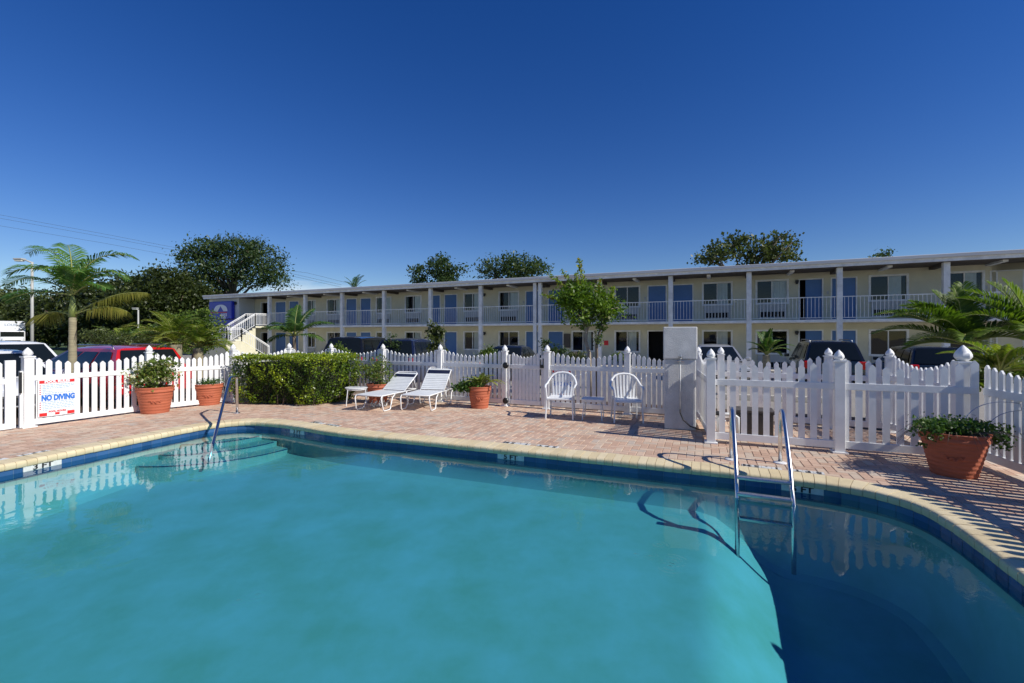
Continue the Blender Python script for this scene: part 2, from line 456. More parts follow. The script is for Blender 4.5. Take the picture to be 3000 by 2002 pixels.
class MB:
    def __init__(self):
        self.V, self.F, self.T = [], [], []
        self.M = None
    def v(self, p):
        p = Vector(p)
        if self.M is not None:
            p = self.M @ p
        self.V.append(p[:])
        return len(self.V) - 1
    def f(self, idx, tone=0.5):
        self.F.append(tuple(idx)); self.T.append(tone)
    def quad(self, a, b, c, d, tone=0.5):
        self.f([self.v(a), self.v(b), self.v(c), self.v(d)], tone)
    def box(self, c, s, rz=0.0, tone=0.5, taper=1.0, R=None):
        x, y, z = s[0] / 2, s[1] / 2, s[2] / 2
        R = R if R is not None else rotz(rz)
        ids = []
        for (i, j, k) in ((-1, -1, -1), (1, -1, -1), (1, 1, -1), (-1, 1, -1), (-1, -1, 1), (1, -1, 1), (1, 1, 1), (-1, 1, 1)):
            t = taper if k > 0 else 1.0
            ids.append(self.v(R @ Vector((i * x * t, j * y * t, k * z)) + Vector(c)))
        for q in ((0, 3, 2, 1), (4, 5, 6, 7), (0, 1, 5, 4), (1, 2, 6, 5), (2, 3, 7, 6), (3, 0, 4, 7)):
            self.f([ids[i] for i in q], tone)
        return self
    def bar(self, p, q, w, h, tone=0.5, up=(0, 0, 1)):
        p, q = Vector(p), Vector(q)
        d = (q - p).normalized()
        s = d.cross(Vector(up))
        if s.length < 1e-4: s = d.cross(Vector((1, 0, 0)))
        s.normalize()
        u = s.cross(d).normalized()
        ids = []
        for e in (p, q):
            for (i, k) in ((-1, -1), (1, -1), (1, 1), (-1, 1)):
                ids.append(self.v(e + s * i * w / 2 + u * k * h / 2))
        for qd in ((0, 1, 2, 3), (7, 6, 5, 4), (0, 4, 5, 1), (1, 5, 6, 2), (2, 6, 7, 3), (3, 7, 4, 0)):
            self.f([ids[i] for i in qd], tone)
        return self
    def tube(self, pts, r, n=8, closed=False, flat=1.0, tone=0.5):
        P = [Vector(p) for p in pts]
        m = len(P)
        rs = r if isinstance(r, (list, tuple)) else [r] * m
        rings = []
        side = None
        for i in range(m):
            a = P[(i - 1) % m] if (i > 0 or closed) else P[i]
            b = P[(i + 1) % m] if (i < m - 1 or closed) else P[i]
            d = (b - a)
            if d.length < 1e-8: d = Vector((0, 0, 1))
            d.normalize()
            if side is None:
                side = d.cross(Vector((0, 0, 1)))
                if side.length < 0.1: side = d.cross(Vector((1, 0, 0)))
            side = side - d * side.dot(d)
            side.normalize()
            up = side.cross(d)
            rings.append([self.v(P[i] + side * math.cos(2 * math.pi * k / n) * rs[i] + up * math.sin(2 * math.pi * k / n) * rs[i] * flat) for k in range(n)])
        for i in range(m if closed else m - 1):
            a, b = rings[i], rings[(i + 1) % m]
            for k in range(n):
                self.f((a[k], a[(k + 1) % n], b[(k + 1) % n], b[k]), tone)
        if not closed:
            self.f(rings[0][::-1], tone); self.f(rings[-1], tone)
        return self
    def lathe(self, prof, c=(0, 0, 0), n=24, tone=0.5, cap=True):
        c = Vector(c)
        rings = []
        for (r, z) in prof:
            rings.append([self.v(c + Vector((r * math.cos(2 * math.pi * k / n), r * math.sin(2 * math.pi * k / n), z))) for k in range(n)])
        for a, b in zip(rings, rings[1:]):
            for k in range(n):
                self.f((a[k], a[(k + 1) % n], b[(k + 1) % n], b[k]), tone)
        if cap:
            self.f(rings[0][::-1], tone); self.f(rings[-1], tone)
        return self
    def prism(self, poly, z0, z1, tone=0.5):
        a = [self.v((x, y, z0)) for x, y in poly]
        b = [self.v((x, y, z1)) for x, y in poly]
        n = len(poly)
        self.f(a[::-1], tone); self.f(b, tone)
        for i in range(n):
            self.f((a[i], a[(i + 1) % n], b[(i + 1) % n], b[i]), tone)
        return self
    def build(self, name, mat, parent=None, smooth=False, local=False, bevel=0.0, label=None, auto=None):
        V = np.array(self.V, dtype=np.float64).reshape(-1, 3)
        if parent is not None and not local:
            Mi = np.array(WM[parent.name].inverted())
            V = V @ Mi[:3, :3].T + Mi[:3, 3]
        org = None
        if parent is None and not local:
            lo, hi = V.min(0), V.max(0)
            org = np.array([(lo[0] + hi[0]) / 2, (lo[1] + hi[1]) / 2, lo[2]])
            V = V - org
        me = bpy.data.meshes.new(name)
        me.from_pydata(V.tolist(), [], self.F)
        if len(set(self.T)) > 1:
            a = me.attributes.new('tone', 'FLOAT', 'FACE')
            a.data.foreach_set('value', np.array(self.T, dtype=np.float32))
        if mat is not None:
            me.materials.append(mat)
        if smooth:
            me.polygons.foreach_set('use_smooth', [True] * len(me.polygons))
            if smooth != 'all':
                try: me.set_sharp_from_angle(angle=math.radians(40))
                except Exception: pass
        me.update()
        o = bpy.data.objects.new(name, me)
        C.objects.link(o)
        if parent is not None:
            o.parent = parent
            WM[o.name] = WM[parent.name]
        else:
            if org is not None: o.location = org
            WM[o.name] = Matrix.Translation(o.location)
        if bevel:
            md = o.modifiers.new('bevel', 'BEVEL')
            md.width = bevel; md.segments = 2; md.limit_method = 'ANGLE'
        if label: o['label'] = label
        return o

def tri_fill(mb, ids, loops):
    flat = [p for lp in loops for p in lp]
    for tri in tessellate_polygon(loops):
        a, b, c = (flat[i] for i in tri)
        if (b - a).cross(c - a).z < 0: tri = tri[::-1]
        mb.f([ids[i] for i in tri])

def structure(name, mb, mat, smooth=False, keep=True, bevel=0.0):
    o = mb.build(name, mat, None, smooth, local=keep, bevel=bevel)
    o['kind'] = 'structure'
    return o

def copy_tree(o, parent=None, loc=None, rz=None, label=None, group=None):
    c = o.copy()
    C.objects.link(c)
    if parent is not None: c.parent = parent
    if loc is not None: c.location = loc
    if rz is not None: c.rotation_euler = (0, 0, rz)
    if label: c['label'] = label
    if group: c['group'] = group
    for ch in list(o.children):
        copy_tree(ch, c)
    return c

def text_mesh(name, s, size, mat, parent, origin, right, up, align='CENTER', bold=0.0, depth=0.0):
    cu = bpy.data.curves.new(name, 'FONT')
    cu.body = s
    cu.size = size
    cu.align_x = align
    cu.align_y = 'CENTER'
    cu.offset = bold
    cu.extrude = depth
    cu.resolution_u = 3
    tmp = bpy.data.objects.new(name + '_tmp', cu)
    C.objects.link(tmp)
    dg = bpy.context.evaluated_depsgraph_get()
    dg.update()
    me = bpy.data.meshes.new_from_object(tmp.evaluated_get(dg))
    bpy.data.objects.remove(tmp)
    r, u = Vector(right), Vector(up).normalized()
    sx = r.length
    r.normalize()
    nrm = r.cross(u)
    M = Matrix(((r.x * sx, u.x, nrm.x, origin[0]), (r.y * sx, u.y, nrm.y, origin[1]), (r.z * sx, u.z, nrm.z, origin[2]), (0, 0, 0, 1)))
    if parent is not None:
        M = WM[parent.name].inverted() @ M
    me.transform(M)
    me.name = name
    me.materials.clear()
    me.materials.append(mat)
    o = bpy.data.objects.new(name, me)
    C.objects.link(o)
    if parent is not None:
        o.parent = parent
        WM[o.name] = WM[parent.name]
    return o

# ------------------------------------------------------------------ foliage helpers
def leaf_object(name, pts, size, mat, parent, aspect=0.55, updir=0.35, tone=None, world=True, jitter=0.35, hang=None):
    """many small rhombic leaves, one mesh; pts in world space"""
    pts = np.asarray(pts, dtype=np.float64)
    n = len(pts)
    d = rng.normal(size=(n, 3))
    if hang is not None:
        d = d * 0.6 + np.array(hang)
    d /= np.linalg.norm(d, axis=1)[:, None]
    nr = rng.normal(size=(n, 3))
    nr[:, 2] = np.abs(nr[:, 2]) + updir
    s = np.cross(d, nr)
    s /= (np.linalg.norm(s, axis=1)[:, None] + 1e-9)
    L = size * (1 + jitter * rng.normal(size=n)).clip(0.4, 1.8)
    Lc = L[:, None]
    a = pts - d * Lc * 0.5
    b = pts + s * Lc * aspect * 0.5
    c = pts + d * Lc * 0.5
    e = pts - s * Lc * aspect * 0.5
    V = np.stack([a, b, c, e], axis=1).reshape(-1, 3)
    if parent is not None:
        Mi = np.array(WM[parent.name].inverted())
        V = V @ Mi[:3, :3].T + Mi[:3, 3]
    me = bpy.data.meshes.new(name)
    me.vertices.add(4 * n)
    me.vertices.foreach_set('co', V.astype(np.float32).ravel())
    me.loops.add(4 * n)
    me.loops.foreach_set('vertex_index', np.arange(4 * n, dtype=np.int32))
    me.polygons.add(n)
    me.polygons.foreach_set('loop_start', np.arange(0, 4 * n, 4, dtype=np.int32))
    me.polygons.foreach_set('loop_total', np.full(n, 4, dtype=np.int32))
    me.update(calc_edges=True)
    at = me.attributes.new('tone', 'FLOAT', 'FACE')
    t = rng.random(n) if tone is None else tone
    at.data.foreach_set('value', np.asarray(t, dtype=np.float32).clip(0, 1))
    me.materials.append(mat)
    o = bpy.data.objects.new(name, me)
    C.objects.link(o)
    if parent is not None:
        o.parent = parent
        WM[o.name] = WM[parent.name]
    return o

def clump_points(ells, nclump, nleaf, cr, shell=0.55):
    """points in clumps inside a union of ellipsoids (cx,cy,cz,rx,ry,rz)"""
    vol = np.array([e[3] * e[4] * e[5] for e in ells])
    pick = rng.choice(len(ells), size=nclump, p=vol / vol.sum())
    E = np.array(ells)[pick]
    d = rng.normal(size=(nclump, 3))
    d /= np.linalg.norm(d, axis=1)[:, None]
    r = shell + (1 - shell) * rng.random(nclump) ** 0.7
    r *= 0.88 + 0.25 * rng.random(nclump)
    cen = E[:, :3] + d * r[:, None] * E[:, 3:]
    ct = rng.random(nclump)
    sc = cr * (0.6 + 0.8 * rng.random(nclump))
    off = rng.normal(size=(nclump, nleaf, 3)) * sc[:, None, None]
    off[:, :, 2] *= 0.6
    pts = (cen[:, None, :] + off).reshape(-1, 3)
    tone = (ct[:, None] * 0.5 + rng.random((nclump, nleaf)) * 0.5).reshape(-1)
    return pts, tone, cen

def limbs(mb, base, top, cen, n=7, r0=0.2, r1=0.03):
    base, top = Vector(base), Vector(top)
    mid = base.lerp(top, 0.5) + Vector((random.uniform(-.06, .06), 0, 0)) * (top - base).length
    mb.tube([base, mid, top], [r0, r0 * 0.75, r0 * 0.55], 10)
    idx = rng.choice(len(cen), size=min(n, len(cen)), replace=False)
    for i in idx:
        c = Vector(cen[i])
        m = top.lerp(c, 0.5) + Vector((random.uniform(-.1, .1), random.uniform(-.1, .1), 0.08)) * (c - top).length
        mb.tube([mid.lerp(top, random.uniform(0.6, 1)), m, c], [r0 * 0.4, r0 * 0.22, r1 * 0.4], 6)

def tree(name, label, cat, base, ells, nclump, nleaf, cr, size, mat, trunk_r=0.2, forkz=None, group=None, barkm=None, shell=0.5, aspect=0.55, nlimb=8):
    root = thing(name, label, cat, base, 0, group)
    pts, tone, cen = clump_points(ells, nclump, nleaf, cr, shell)
    keep = pts[:, 2] > base[2] + 0.05
    leaf_object('crown', pts[keep], size, mat, root, aspect, tone=tone[keep])
    mb = MB()
    cz = min(e[2] for e in ells) if forkz is None else forkz
    cx = np.mean([e[0] for e in ells]); cy = np.mean([e[1] for e in ells])
    limbs(mb, base, (base[0] * 0.4 + cx * 0.6, base[1] * 0.4 + cy * 0.6, cz), cen, nlimb, trunk_r, trunk_r * 0.3)
    mb.build('trunk', barkm or bark, root, smooth='all')
    return root

def frond(lf, rb, base, az, el, length, droop, leaflet, n=26, width=0.03, twist=0.0, tone0=0.5, vee=0.35, start=0.16, hang=0.25):
    """one pinnate palm frond: rachis into rb, leaflets into lf"""
    h = Vector((math.cos(az), math.sin(az), 0))
    P = []
    p = Vector(base)
    e = el
    K = 14
    for i in range(K + 1):
        P.append(p.copy())
        p = p + (h * math.cos(e) + Vector((0, 0, math.sin(e)))) * (length / K)
        e -= droop / K * (0.5 + 1.0 * i / K)
    rb.tube(P, [0.018 * (1 - 0.85 * i / K) + 0.002 for i in range(K + 1)], 5)
    side0 = h.cross(Vector((0, 0, 1))).normalized()
    for i in range(n):
        t = start + (1 - start) * (i + 0.5) / n
        k = min(int(t * K), K - 1)
        q = P[k].lerp(P[k + 1], t * K - k)
        d = (P[k + 1] - P[k]).normalized()
        up = side0.cross(d).normalized()
        L = leaflet * (math.sin(math.pi * (0.12 + 0.83 * t)) ** 0.7) * random.uniform(0.88, 1.08)
        for sgn in (-1, 1):
            sd = (side0 * sgn + up * (vee + random.uniform(-.12, .12))).normalized()
            dirn = (sd * 0.86 + d * (0.45 + 0.5 * t + random.uniform(-.08, .08))).normalized()
            w = width * random.uniform(0.85, 1.15)
            m1 = q + dirn * L * 0.5 - Vector((0, 0, 1)) * L * hang * 0.2
            tip = q + dirn * L * 0.93 - Vector((0, 0, 1)) * L * hang
            wv = d * w * 0.5
            tn = min(max(tone0 + random.uniform(-.28, .28), 0), 1)
            a, b = lf.v(q - wv * 0.5), lf.v(q + wv * 0.5)
            c, e2 = lf.v(m1 + wv), lf.v(m1 - wv)
            g = lf.v(tip)
            lf.f((a, b, c, e2), tn)
            lf.f((e2, c, g), tn)

def palm(name, label, base, top, fronds, leaflet, mat, r=0.08, width=0.03, group=None, shaft=None, n=26, cat='palm', trunkm=None, vee=0.35, hang=0.25):
    root = thing(name, label, cat, base, 0, group)
    lf, rb = MB(), MB()
    for (az, el, L, dr, tn) in fronds:
        frond(lf, rb, top, math.radians(az), math.radians(el), L, math.radians(dr), leaflet * random.uniform(.92, 1.06), n, width, tone0=tn, vee=vee, hang=hang)
    fo = lf.build('fronds', mat, root)
    rb.build('frond_stalks', rachis, root, smooth='all')
    tr = MB()
    b, t = Vector(base), Vector(top)
    end = t if shaft is None else t - (t - b).normalized() * shaft
    K = 22
    pts = [b.lerp(end, i / K) for i in range(K + 1)]
    tr.tube(pts, [r * (1.25 - 0.3 * i / K) * (1.05 if i % 2 else 0.97) for i in range(K + 1)], 12)
    tr.build('trunk', trunkm or palmbark, root, smooth='all')
    if shaft:
        s = MB()
        s.tube([end, end.lerp(t, 0.4), end.lerp(t, 0.85), t], [r * 1.08, r * 1.0, r * 0.6, r * 0.35], 12)
        s.build('crownshaft', crownshaft, root, smooth='all')
    return root

# =================================================================== POOL
WZ = -0.145
RINGS = [(*gp(px, py, WZ), r) for (px, py, r) in
         ((1931, 1597, .10), (1907, 1632, .08), (1973, 1644, .13), (1962, 1662, .16), (1865, 1625, .07), (755, 1745, .12), (700, 1762, .08))]
water_m = mat_water()

ctrl = [(-6.95, 4.30), (-6.66, 4.70), (-6.30, 5.67), (-6.04, 6.50), (-5.80, 7.25), (-5.60, 7.86), (-5.38, 8.33), (-4.95, 8.58), (-4.40, 8.46), (-3.90, 8.22),
        (-2.81, 7.60), (-1.0, 6.87), (0.69, 6.17), (1.75, 5.74), (2.78, 5.31), (3.32, 5.05), (3.68, 4.76), (3.83, 4.40),
        (3.76, 3.98), (3.58, 3.50), (3.38, 3.00), (3.05, 2.10), (2.70, 1.20), (2.45, 0.60), (2.20, 0.30), (1.80, 0.28), (0.0, 1.00), (-2.5, 2.03), (-5.0, 3.05), (-6.3, 3.60), (-6.85, 3.90)]
ctrl = [Vector((x, y, 0)) for x, y in ctrl]

def catmull_closed(P, k=14):
    out = []
    n = len(P)
    for i in range(n):
        a, b, c, d = P[i - 1], P[i], P[(i + 1) % n], P[(i + 2) % n]
        for j in range(k):
            t = j / k
            out.append(0.5 * ((2 * b) + (c - a) * t + (2 * a - 5 * b + 4 * c - d) * t * t + (3 * b - a - 3 * c + d) * t ** 3))
    return out

dense = catmull_closed(ctrl)
cum = [0]
for i in range(len(dense)):
    cum.append(cum[-1] + (dense[(i + 1) % len(dense)] - dense[i]).length)
PER = cum[-1]
NB = int(round(PER / 0.105))

def on_outline(s):
    s = s % PER
    k = np.searchsorted(cum, s, side='right') - 1
    k = min(max(k, 0), len(dense) - 1)
    t = (s - cum[k]) / max(cum[k + 1] - cum[k], 1e-9)
    return dense[k].lerp(dense[(k + 1) % len(dense)], t)

def out_n(s):
    d = on_outline(s + 0.12) - on_outline(s - 0.12)
    d.normalize()
    return Vector((-d.y, d.x, 0))

def depth_at(x, y):
    v = x * 0.376 + y * 0.927
    u = x * 0.925 - y * 0.38
    t = (6.0 - v) / 5.0
    k = min(max((u - 0.0) / 0.9, 0.0), 1.0)
    return WZ - 0.40 - 0.40 * t - 0.52 * k * k * (3 - 2 * k)  # hollow at the right added to shift the wall's shadow on the floor

# coping bricks
cs = [(0.305, -0.07), (0.305, 0.008), (0.045, 0.008), (0.018, 0.003), (0.003, -0.010), (0.0, -0.022), (0.0, -0.066), (0.010, -0.078), (0.05, -0.084)]
cb = MB()
step = PER / NB
for i in range(NB):
    tn = random.random()
    dz = random.uniform(-0.002, 0.002)
    sub = []
    for s in (i * step + 0.003, (i + 1) * step - 0.003):
        p, nn = on_outline(s), out_n(s)
        sub.append([cb.v(p + nn * d + Vector((0, 0, z + dz))) for d, z in cs])
    a, b = sub
    for k in range(len(cs) - 1):
        cb.f((a[k], a[k + 1], b[k + 1], b[k]), tn)
    cb.f(a, tn); cb.f(b[::-1], tn)
structure('pool_coping', cb, copem, smooth=True)
cj = MB()
ring = []
for i in range(NB):
    s = i * step
    p, nn = on_outline(s), out_n(s)
    ring.append([cj.v(p + nn * d + Vector((0, 0, z))) for d, z in ((0.30, 0.003), (0.05, 0.003), (0.022, -0.003), (0.006, -0.018), (0.006, -0.066), (0.05, -0.078))])
for i in range(NB):
    a, b = ring[i], ring[(i + 1) % NB]
    for k in range(5):
        cj.f((a[k], a[k + 1], b[k + 1], b[k]))
structure('coping_bed', cj, copejoint, smooth=True)

# tile band, shell
tb, tg = MB(), MB()
NT = int(round(PER / 0.152))
for i in range(NT):
    s0, s1 = i * PER / NT, (i + 1) * PER / NT
    p0, p1 = on_outline(s0) + out_n(s0) * 0.03, on_outline(s1) + out_n(s1) * 0.03
    tg.quad(p0 + Vector((0, 0, -0.07)), p1 + Vector((0, 0, -0.07)), p1 + Vector((0, 0, -0.235)), p0 + Vector((0, 0, -0.235)))
    q0, q1 = p0.lerp(p1, 0.02) - out_n(s0) * 0.003, p0.lerp(p1, 0.98) - out_n(s1) * 0.003
    tn = random.random()
    tb.quad(q0 + Vector((0, 0, -0.078)), q1 + Vector((0, 0, -0.078)), q1 + Vector((0, 0, -0.230)), q0 + Vector((0, 0, -0.230)), tn)
structure('pool_tile_grout', tg, grout)
structure('pool_tile_band', tb, bluetile)
ps = MB()
NS = 160
top, bot = [], []
for i in range(NS):
    s = i * PER / NS
    p = on_outline(s) + out_n(s) * 0.03
    q = p - out_n(s) * 0.16
    zb = depth_at(q.x, q.y)
    top.append([ps.v((p.x, p.y, -0.235)), ps.v((p.x, p.y, zb + 0.16)), ps.v((p.x - out_n(s).x * 0.05, p.y - out_n(s).y * 0.05, zb + 0.05)), ps.v((q.x, q.y, zb))])
    bot.append((q.x, q.y, zb))
for i in range(NS):
    a, b = top[i], top[(i + 1) % NS]
    for k in range(3):
        ps.f((a[k], b[k], b[k + 1], a[k + 1]))
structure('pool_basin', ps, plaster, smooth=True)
fl = MB()
nx, ny = 116, 96
gid = [[None] * (ny + 1) for _ in range(nx + 1)]
for i in range(nx + 1):
    for j in range(ny + 1):
        gx, gy = -7.2 + 11.3 * i / nx, 0.1 + 8.8 * j / ny
        gid[i][j] = fl.v((gx, gy, depth_at(gx, gy) + 0.004))
for i in range(nx):
    for j in range(ny):
        fl.f((gid[i][j], gid[i + 1][j], gid[i + 1][j + 1], gid[i][j + 1]))
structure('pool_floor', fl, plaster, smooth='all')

# corner steps
CS = Vector((-5.62, 8.82, 0))
for k, (r, z) in enumerate(((1.02, WZ - 0.09), (1.36, WZ - 0.18), (1.70, WZ - 0.27))):
    st = MB()
    poly = []
    for i in range(41):
        a = math.radians(-128 + 132 * i / 40)
        poly.append((CS.x + r * math.cos(a), CS.y + r * math.sin(a)))
    poly += [(CS.x + 0.25, CS.y - 0.05), (CS.x - 0.1, CS.y - 0.25)]
    # clip to the basin: keep points inside the outline
    def inside(x, y):
        c = False
        P = dense
        j = len(P) - 1
        for i in range(len(P)):
            if ((P[i].y > y) != (P[j].y > y)) and (x < (P[j].x - P[i].x) * (y - P[i].y) / (P[j].y - P[i].y) + P[i].x):
                c = not c
            j = i
        return c
    arc = [p for p in poly[:41] if inside(*p)]
    # follow the wall back from the last arc point to the first
    def nearest_s(pt):
        best = min(range(len(dense)), key=lambda i: (dense[i].x - pt[0]) ** 2 + (dense[i].y - pt[1]) ** 2)
        return cum[best]
    s_end, s_start = nearest_s(arc[-1]), nearest_s(arc[0])
    L = (s_end - s_start) % PER
    wall = [on_outline(s_end - L * t / 16) for t in range(17)]
    full = arc + [(w.x, w.y) for w in wall]
    st.prism(full, -0.75, z)
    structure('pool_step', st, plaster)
    ed = MB()
    for p, q in zip(arc, arc[1:]):
        ed.bar((p[0], p[1], z - 0.010), (q[0], q[1], z - 0.010), 0.010, 0.016)
    structure('pool_step_edge', ed, bluetile)

# water surface
wm = MB()
wp = [on_outline(i * PER / 200) + out_n(i * PER / 200) * 0.026 for i in range(200)]
ids = [wm.v((p.x, p.y, WZ)) for p in wp]
tri_fill(wm, ids, [[Vector((p.x, p.y, 0)) for p in wp]])
wo_ = structure('pool_water', wm, water_m)

# =================================================================== DECK, GROUND
def pt_in(poly, x, y):
    c = False
    j = len(poly) - 1
    for i in range(len(poly)):
        if ((poly[i][1] > y) != (poly[j][1] > y)) and (x < (poly[j][0] - poly[i][0]) * (y - poly[i][1]) / (poly[j][1] - poly[i][1]) + poly[i][0]):
            c = not c
        j = i
    return c

# fence corner points (ground)
G0 = (-8.95, 6.45)                                  # far end of the little gate on the left
L0 = gp(84, 1253); L0 = (-8.43, 8.05)
L1 = (-7.95, 9.68); L2 = (-7.30, 11.05)
L0 = (-8.44, 8.03)
def onl(px, off=0.0):                               # point of the back fence line seen at a column
    k = (px - CXP) / FPX
    d = (10.4 + off) / (1 + 0.45 * k)
    return (k * d, d)
F0 = (2.97, 6.88); F1 = (4.47, 6.30); F2 = (5.86, 5.74)
R1 = (5.42, 4.12); R2 = (4.93, 2.50); R3 = (4.45, 0.90)

deck_poly = [(-9.3, 3.0), (-8.75, 8.0), (-7.55, 11.3), (-6.2, 13.6), (6.6, 7.6), (6.15, 5.9), (5.72, 4.1), (4.2, -1.4), (0, -2.4), (-9.3, -1.0)]
outer = [on_outline(i * PER / 240) + out_n(i * PER / 240) * 0.29 for i in range(240)]
db = MB()
holeP = [Vector((p.x, p.y, 0)) for p in outer]
outP = [Vector((x, y, 0)) for x, y in deck_poly]
allp = outP + holeP
ids = [db.v((p.x, p.y, -0.006)) for p in allp]
tri_fill(db, ids, [outP, holeP])
dko = structure('deck_joint_sand', db, mortar)
# kerb edge down to the lot
ke = MB()
for a, b in zip(deck_poly, deck_poly[1:] + deck_poly[:1]):
    ke.quad((a[0], a[1], -0.006), (b[0], b[1], -0.006), (b[0], b[1], -0.25), (a[0], a[1], -0.25))
structure('deck_kerb', ke, concrete)

# herringbone pavers, one face each with a chamfer skirt
W = 0.104
ang = math.radians(-22.5)
ca, sa = math.cos(ang), math.sin(ang)
outer_t = [(p.x, p.y) for p in [on_outline(i * PER / 90) + out_n(i * PER / 90) * 0.25 for i in range(90)]]
pv = MB()
def brick(x0, y0, x1, y1):
    cx, cy = (x0 + x1) / 2, (y0 + y1) / 2
    wx, wy = ca * cx - sa * cy, sa * cx + ca * cy
    if wy < -1.0 or wy > 13.5 or abs(wx) > 9.4: return
    if not pt_in(deck_poly, wx, wy) or pt_in(outer_t, wx, wy): return
    g = 0.0028
    t = random.random()
    z = random.uniform(-0.0015, 0.0015)
    top, lo = [], []
    for (x, y) in ((x0 + g, y0 + g), (x1 - g, y0 + g), (x1 - g, y1 - g), (x0 + g, y1 - g)):
        bx, by = x + (0.004 if x < cx else -0.004), y + (0.004 if y < cy else -0.004)
        top.append(pv.v((ca * bx - sa * by, sa * bx + ca * by, z)))
        lo.append(pv.v((ca * x - sa * y, sa * x + ca * y, -0.006)))
    pv.f(top, t)
    for i in range(4):
        pv.f((lo[i], lo[(i + 1) % 4], top[(i + 1) % 4], top[i]), t)
for a in range(-150, 151):
    for b in range(-80, 81):
        ox, oy = a + 2 * b, a - 2 * b
        if abs(ox) > 150 or abs(oy) > 170: continue
        brick(ox * W, oy * W, (ox + 2) * W, (oy + 1) * W)
        brick(ox * W, (oy + 1) * W, (ox + 1) * W, (oy + 3) * W)
structure('brick_deck', pv, paver)

gr = MB()
gz = -0.20
hole = [Vector((x * 0.97, y * 0.97 + 0.1, 0)) for x, y in deck_poly]
og = [Vector(p) for p in ((-900, -300, 0), (900, -300, 0), (900, 1200, 0), (-900, 1200, 0))]
allp = og + hole
ids = [gr.v((p.x, p.y, gz)) for p in allp]
tri_fill(gr, ids, [og, hole])
go = structure('ground', gr, asphalt)

U = Vector((0.911, -0.4117, 0)); N = Vector((-0.4117, -0.911, 0))
OB = Vector((19.18, 20.37, 0))
def P(a, b, z=0.0):
    return OB + U * a + N * b + Vector((0, 0, z))
def A(px, b=0.0):
    k = (px - CXP) / FPX
    return (k * (OB.y + b * N.y) - OB.x - b * N.x) / (U.x - k * U.y)

# planting beds and walkway
bd = MB()
def slab_uv(mb, a0, a1, b0, b1, z0, z1):
    mb.prism([tuple(P(a, b).xy) for a, b in ((a0, b0), (a0, b1), (a1, b1), (a1, b0))][::-1], z0, z1)
bed = MB()
bed.prism([(-9.3, 8.6), (-8.0, 11.6), (-6.4, 13.9), (-9.5, 16.5), (-13.5, 12.5), (-10.4, 9.0)][::-1], -0.3, -0.15)
structure('planting_bed', bed, mulch)
bed = MB()
bed.prism([(-5.6, 13.4), (6.5, 7.75), (7.6, 9.8), (-4.6, 15.6)][::-1], -0.3, -0.15)
structure('planting_strip', bed, mulch)
bed = MB()
bed.prism([(6.0, 5.6), (6.9, 7.6), (12.5, 8.5), (11.5, 1.0), (5.3, 1.2)], -0.3, -0.15)
structure('planting_corner', bed, mulch)
wk = MB()
slab_uv(wk, -50, 12, -1.5, 1.3, -0.4, -0.09)
structure('walkway', wk, concrete)
lawn = MB()
lawn.prism([(-140, 27), (-34, 40), (-20, 60), (-60, 140), (-200, 120)], -0.35, -0.175)
structure('lawn', lawn, grassbase)
# parking bay stripes
ml = MB()
for i in range(16):
    a = -44 + 2.9 * i
    p, q = P(a, 2.0, -0.196), P(a, 7.0, -0.196)
    ml.quad(p - U * .05, p + U * .05, q + U * .05, q - U * .05)
mo = structure('parking_stripes', ml, whitepaint)

# =================================================================== FENCES
def post(root, x, y, dirv, h=1.25, w=0.115, cap=1.0, wmul=1.0):
    mb = MB()
    rz = math.atan2(dirv[1], dirv[0])
    mb.box((x, y, h / 2), (w * wmul, w * wmul, h), rz)
    mb.box((x, y, 0.012), (w * 1.5, w * 1.5, 0.024), rz)
    po = mb.build('post', vinyl, root, bevel=0.004)
    c = MB()
    c.box((x, y, h + 0.012), (w * 1.22, w * 1.22, 0.024), rz)
    k = w / 0.115 * cap
    prof = [(0.036, 0.022), (0.052, 0.036), (0.062, 0.055), (0.060, 0.075), (0.050, 0.098), (0.034, 0.122), (0.016, 0.142), (0.004, 0.155)]
    c.lathe([(r * k, h + z * (1 if k <= 1 else k)) for r, z in prof], (x, y, 0), 8)
    c.build('finial', vinyl, po, smooth=True)
    return po

def panel(root, p, q, n=14, pw=0.075, rail_h=0.95, mid=1.14, end=1.27, gapend=0.08, power=1.7, square=False, dz=0.0, botz=0.05):
    """one scalloped picket panel between two posts: a part with its rails as sub-parts"""
    p, q = Vector((p[0], p[1], 0)), Vector((q[0], q[1], 0))
    d = q - p
    L = d.length
    d.normalize()
    s = Vector((-d.y, d.x, 0))
    rz = math.atan2(d.y, d.x)
    mb = MB()
    for i in range(n):
        t = (i + 0.5) / n
        x = gapend + (L - 2 * gapend) * t
        c = p + d * x
        top = mid + (end - mid) * abs(2 * t - 1) ** power + dz
        hw, th = pw / 2, 0.011
        z0 = botz + 0.02
        prof = [(-hw, z0), (hw, z0), (hw, top - 0.042), (hw * 0.12, top), (-hw * 0.12, top), (-hw, top - 0.042)]
        fr = [mb.v(c + d * u + s * th + Vector((0, 0, z))) for u, z in prof]
        bk = [mb.v(c + d * u - s * th + Vector((0, 0, z))) for u, z in prof]
        mb.f(fr[::-1]); mb.f(bk)
        for k in range(6):
            mb.f((fr[k], fr[(k + 1) % 6], bk[(k + 1) % 6], bk[k]))
    po = mb.build('picket_panel', vinyl, root)
    for nm, z, hh in (('top_rail', rail_h - 0.045 + dz, 0.09), ('bottom_rail', botz + 0.065, 0.10)):
        r = MB()
        r.box(p + d * (L / 2) + Vector((0, 0, z)), (L - 0.09, 0.045, hh), rz)
        r.build(nm, vinyl, po, bevel=0.003)
    return po

def dir_of(p, q):
    v = Vector((q[0] - p[0], q[1] - p[1])); v.normalize()
    return v

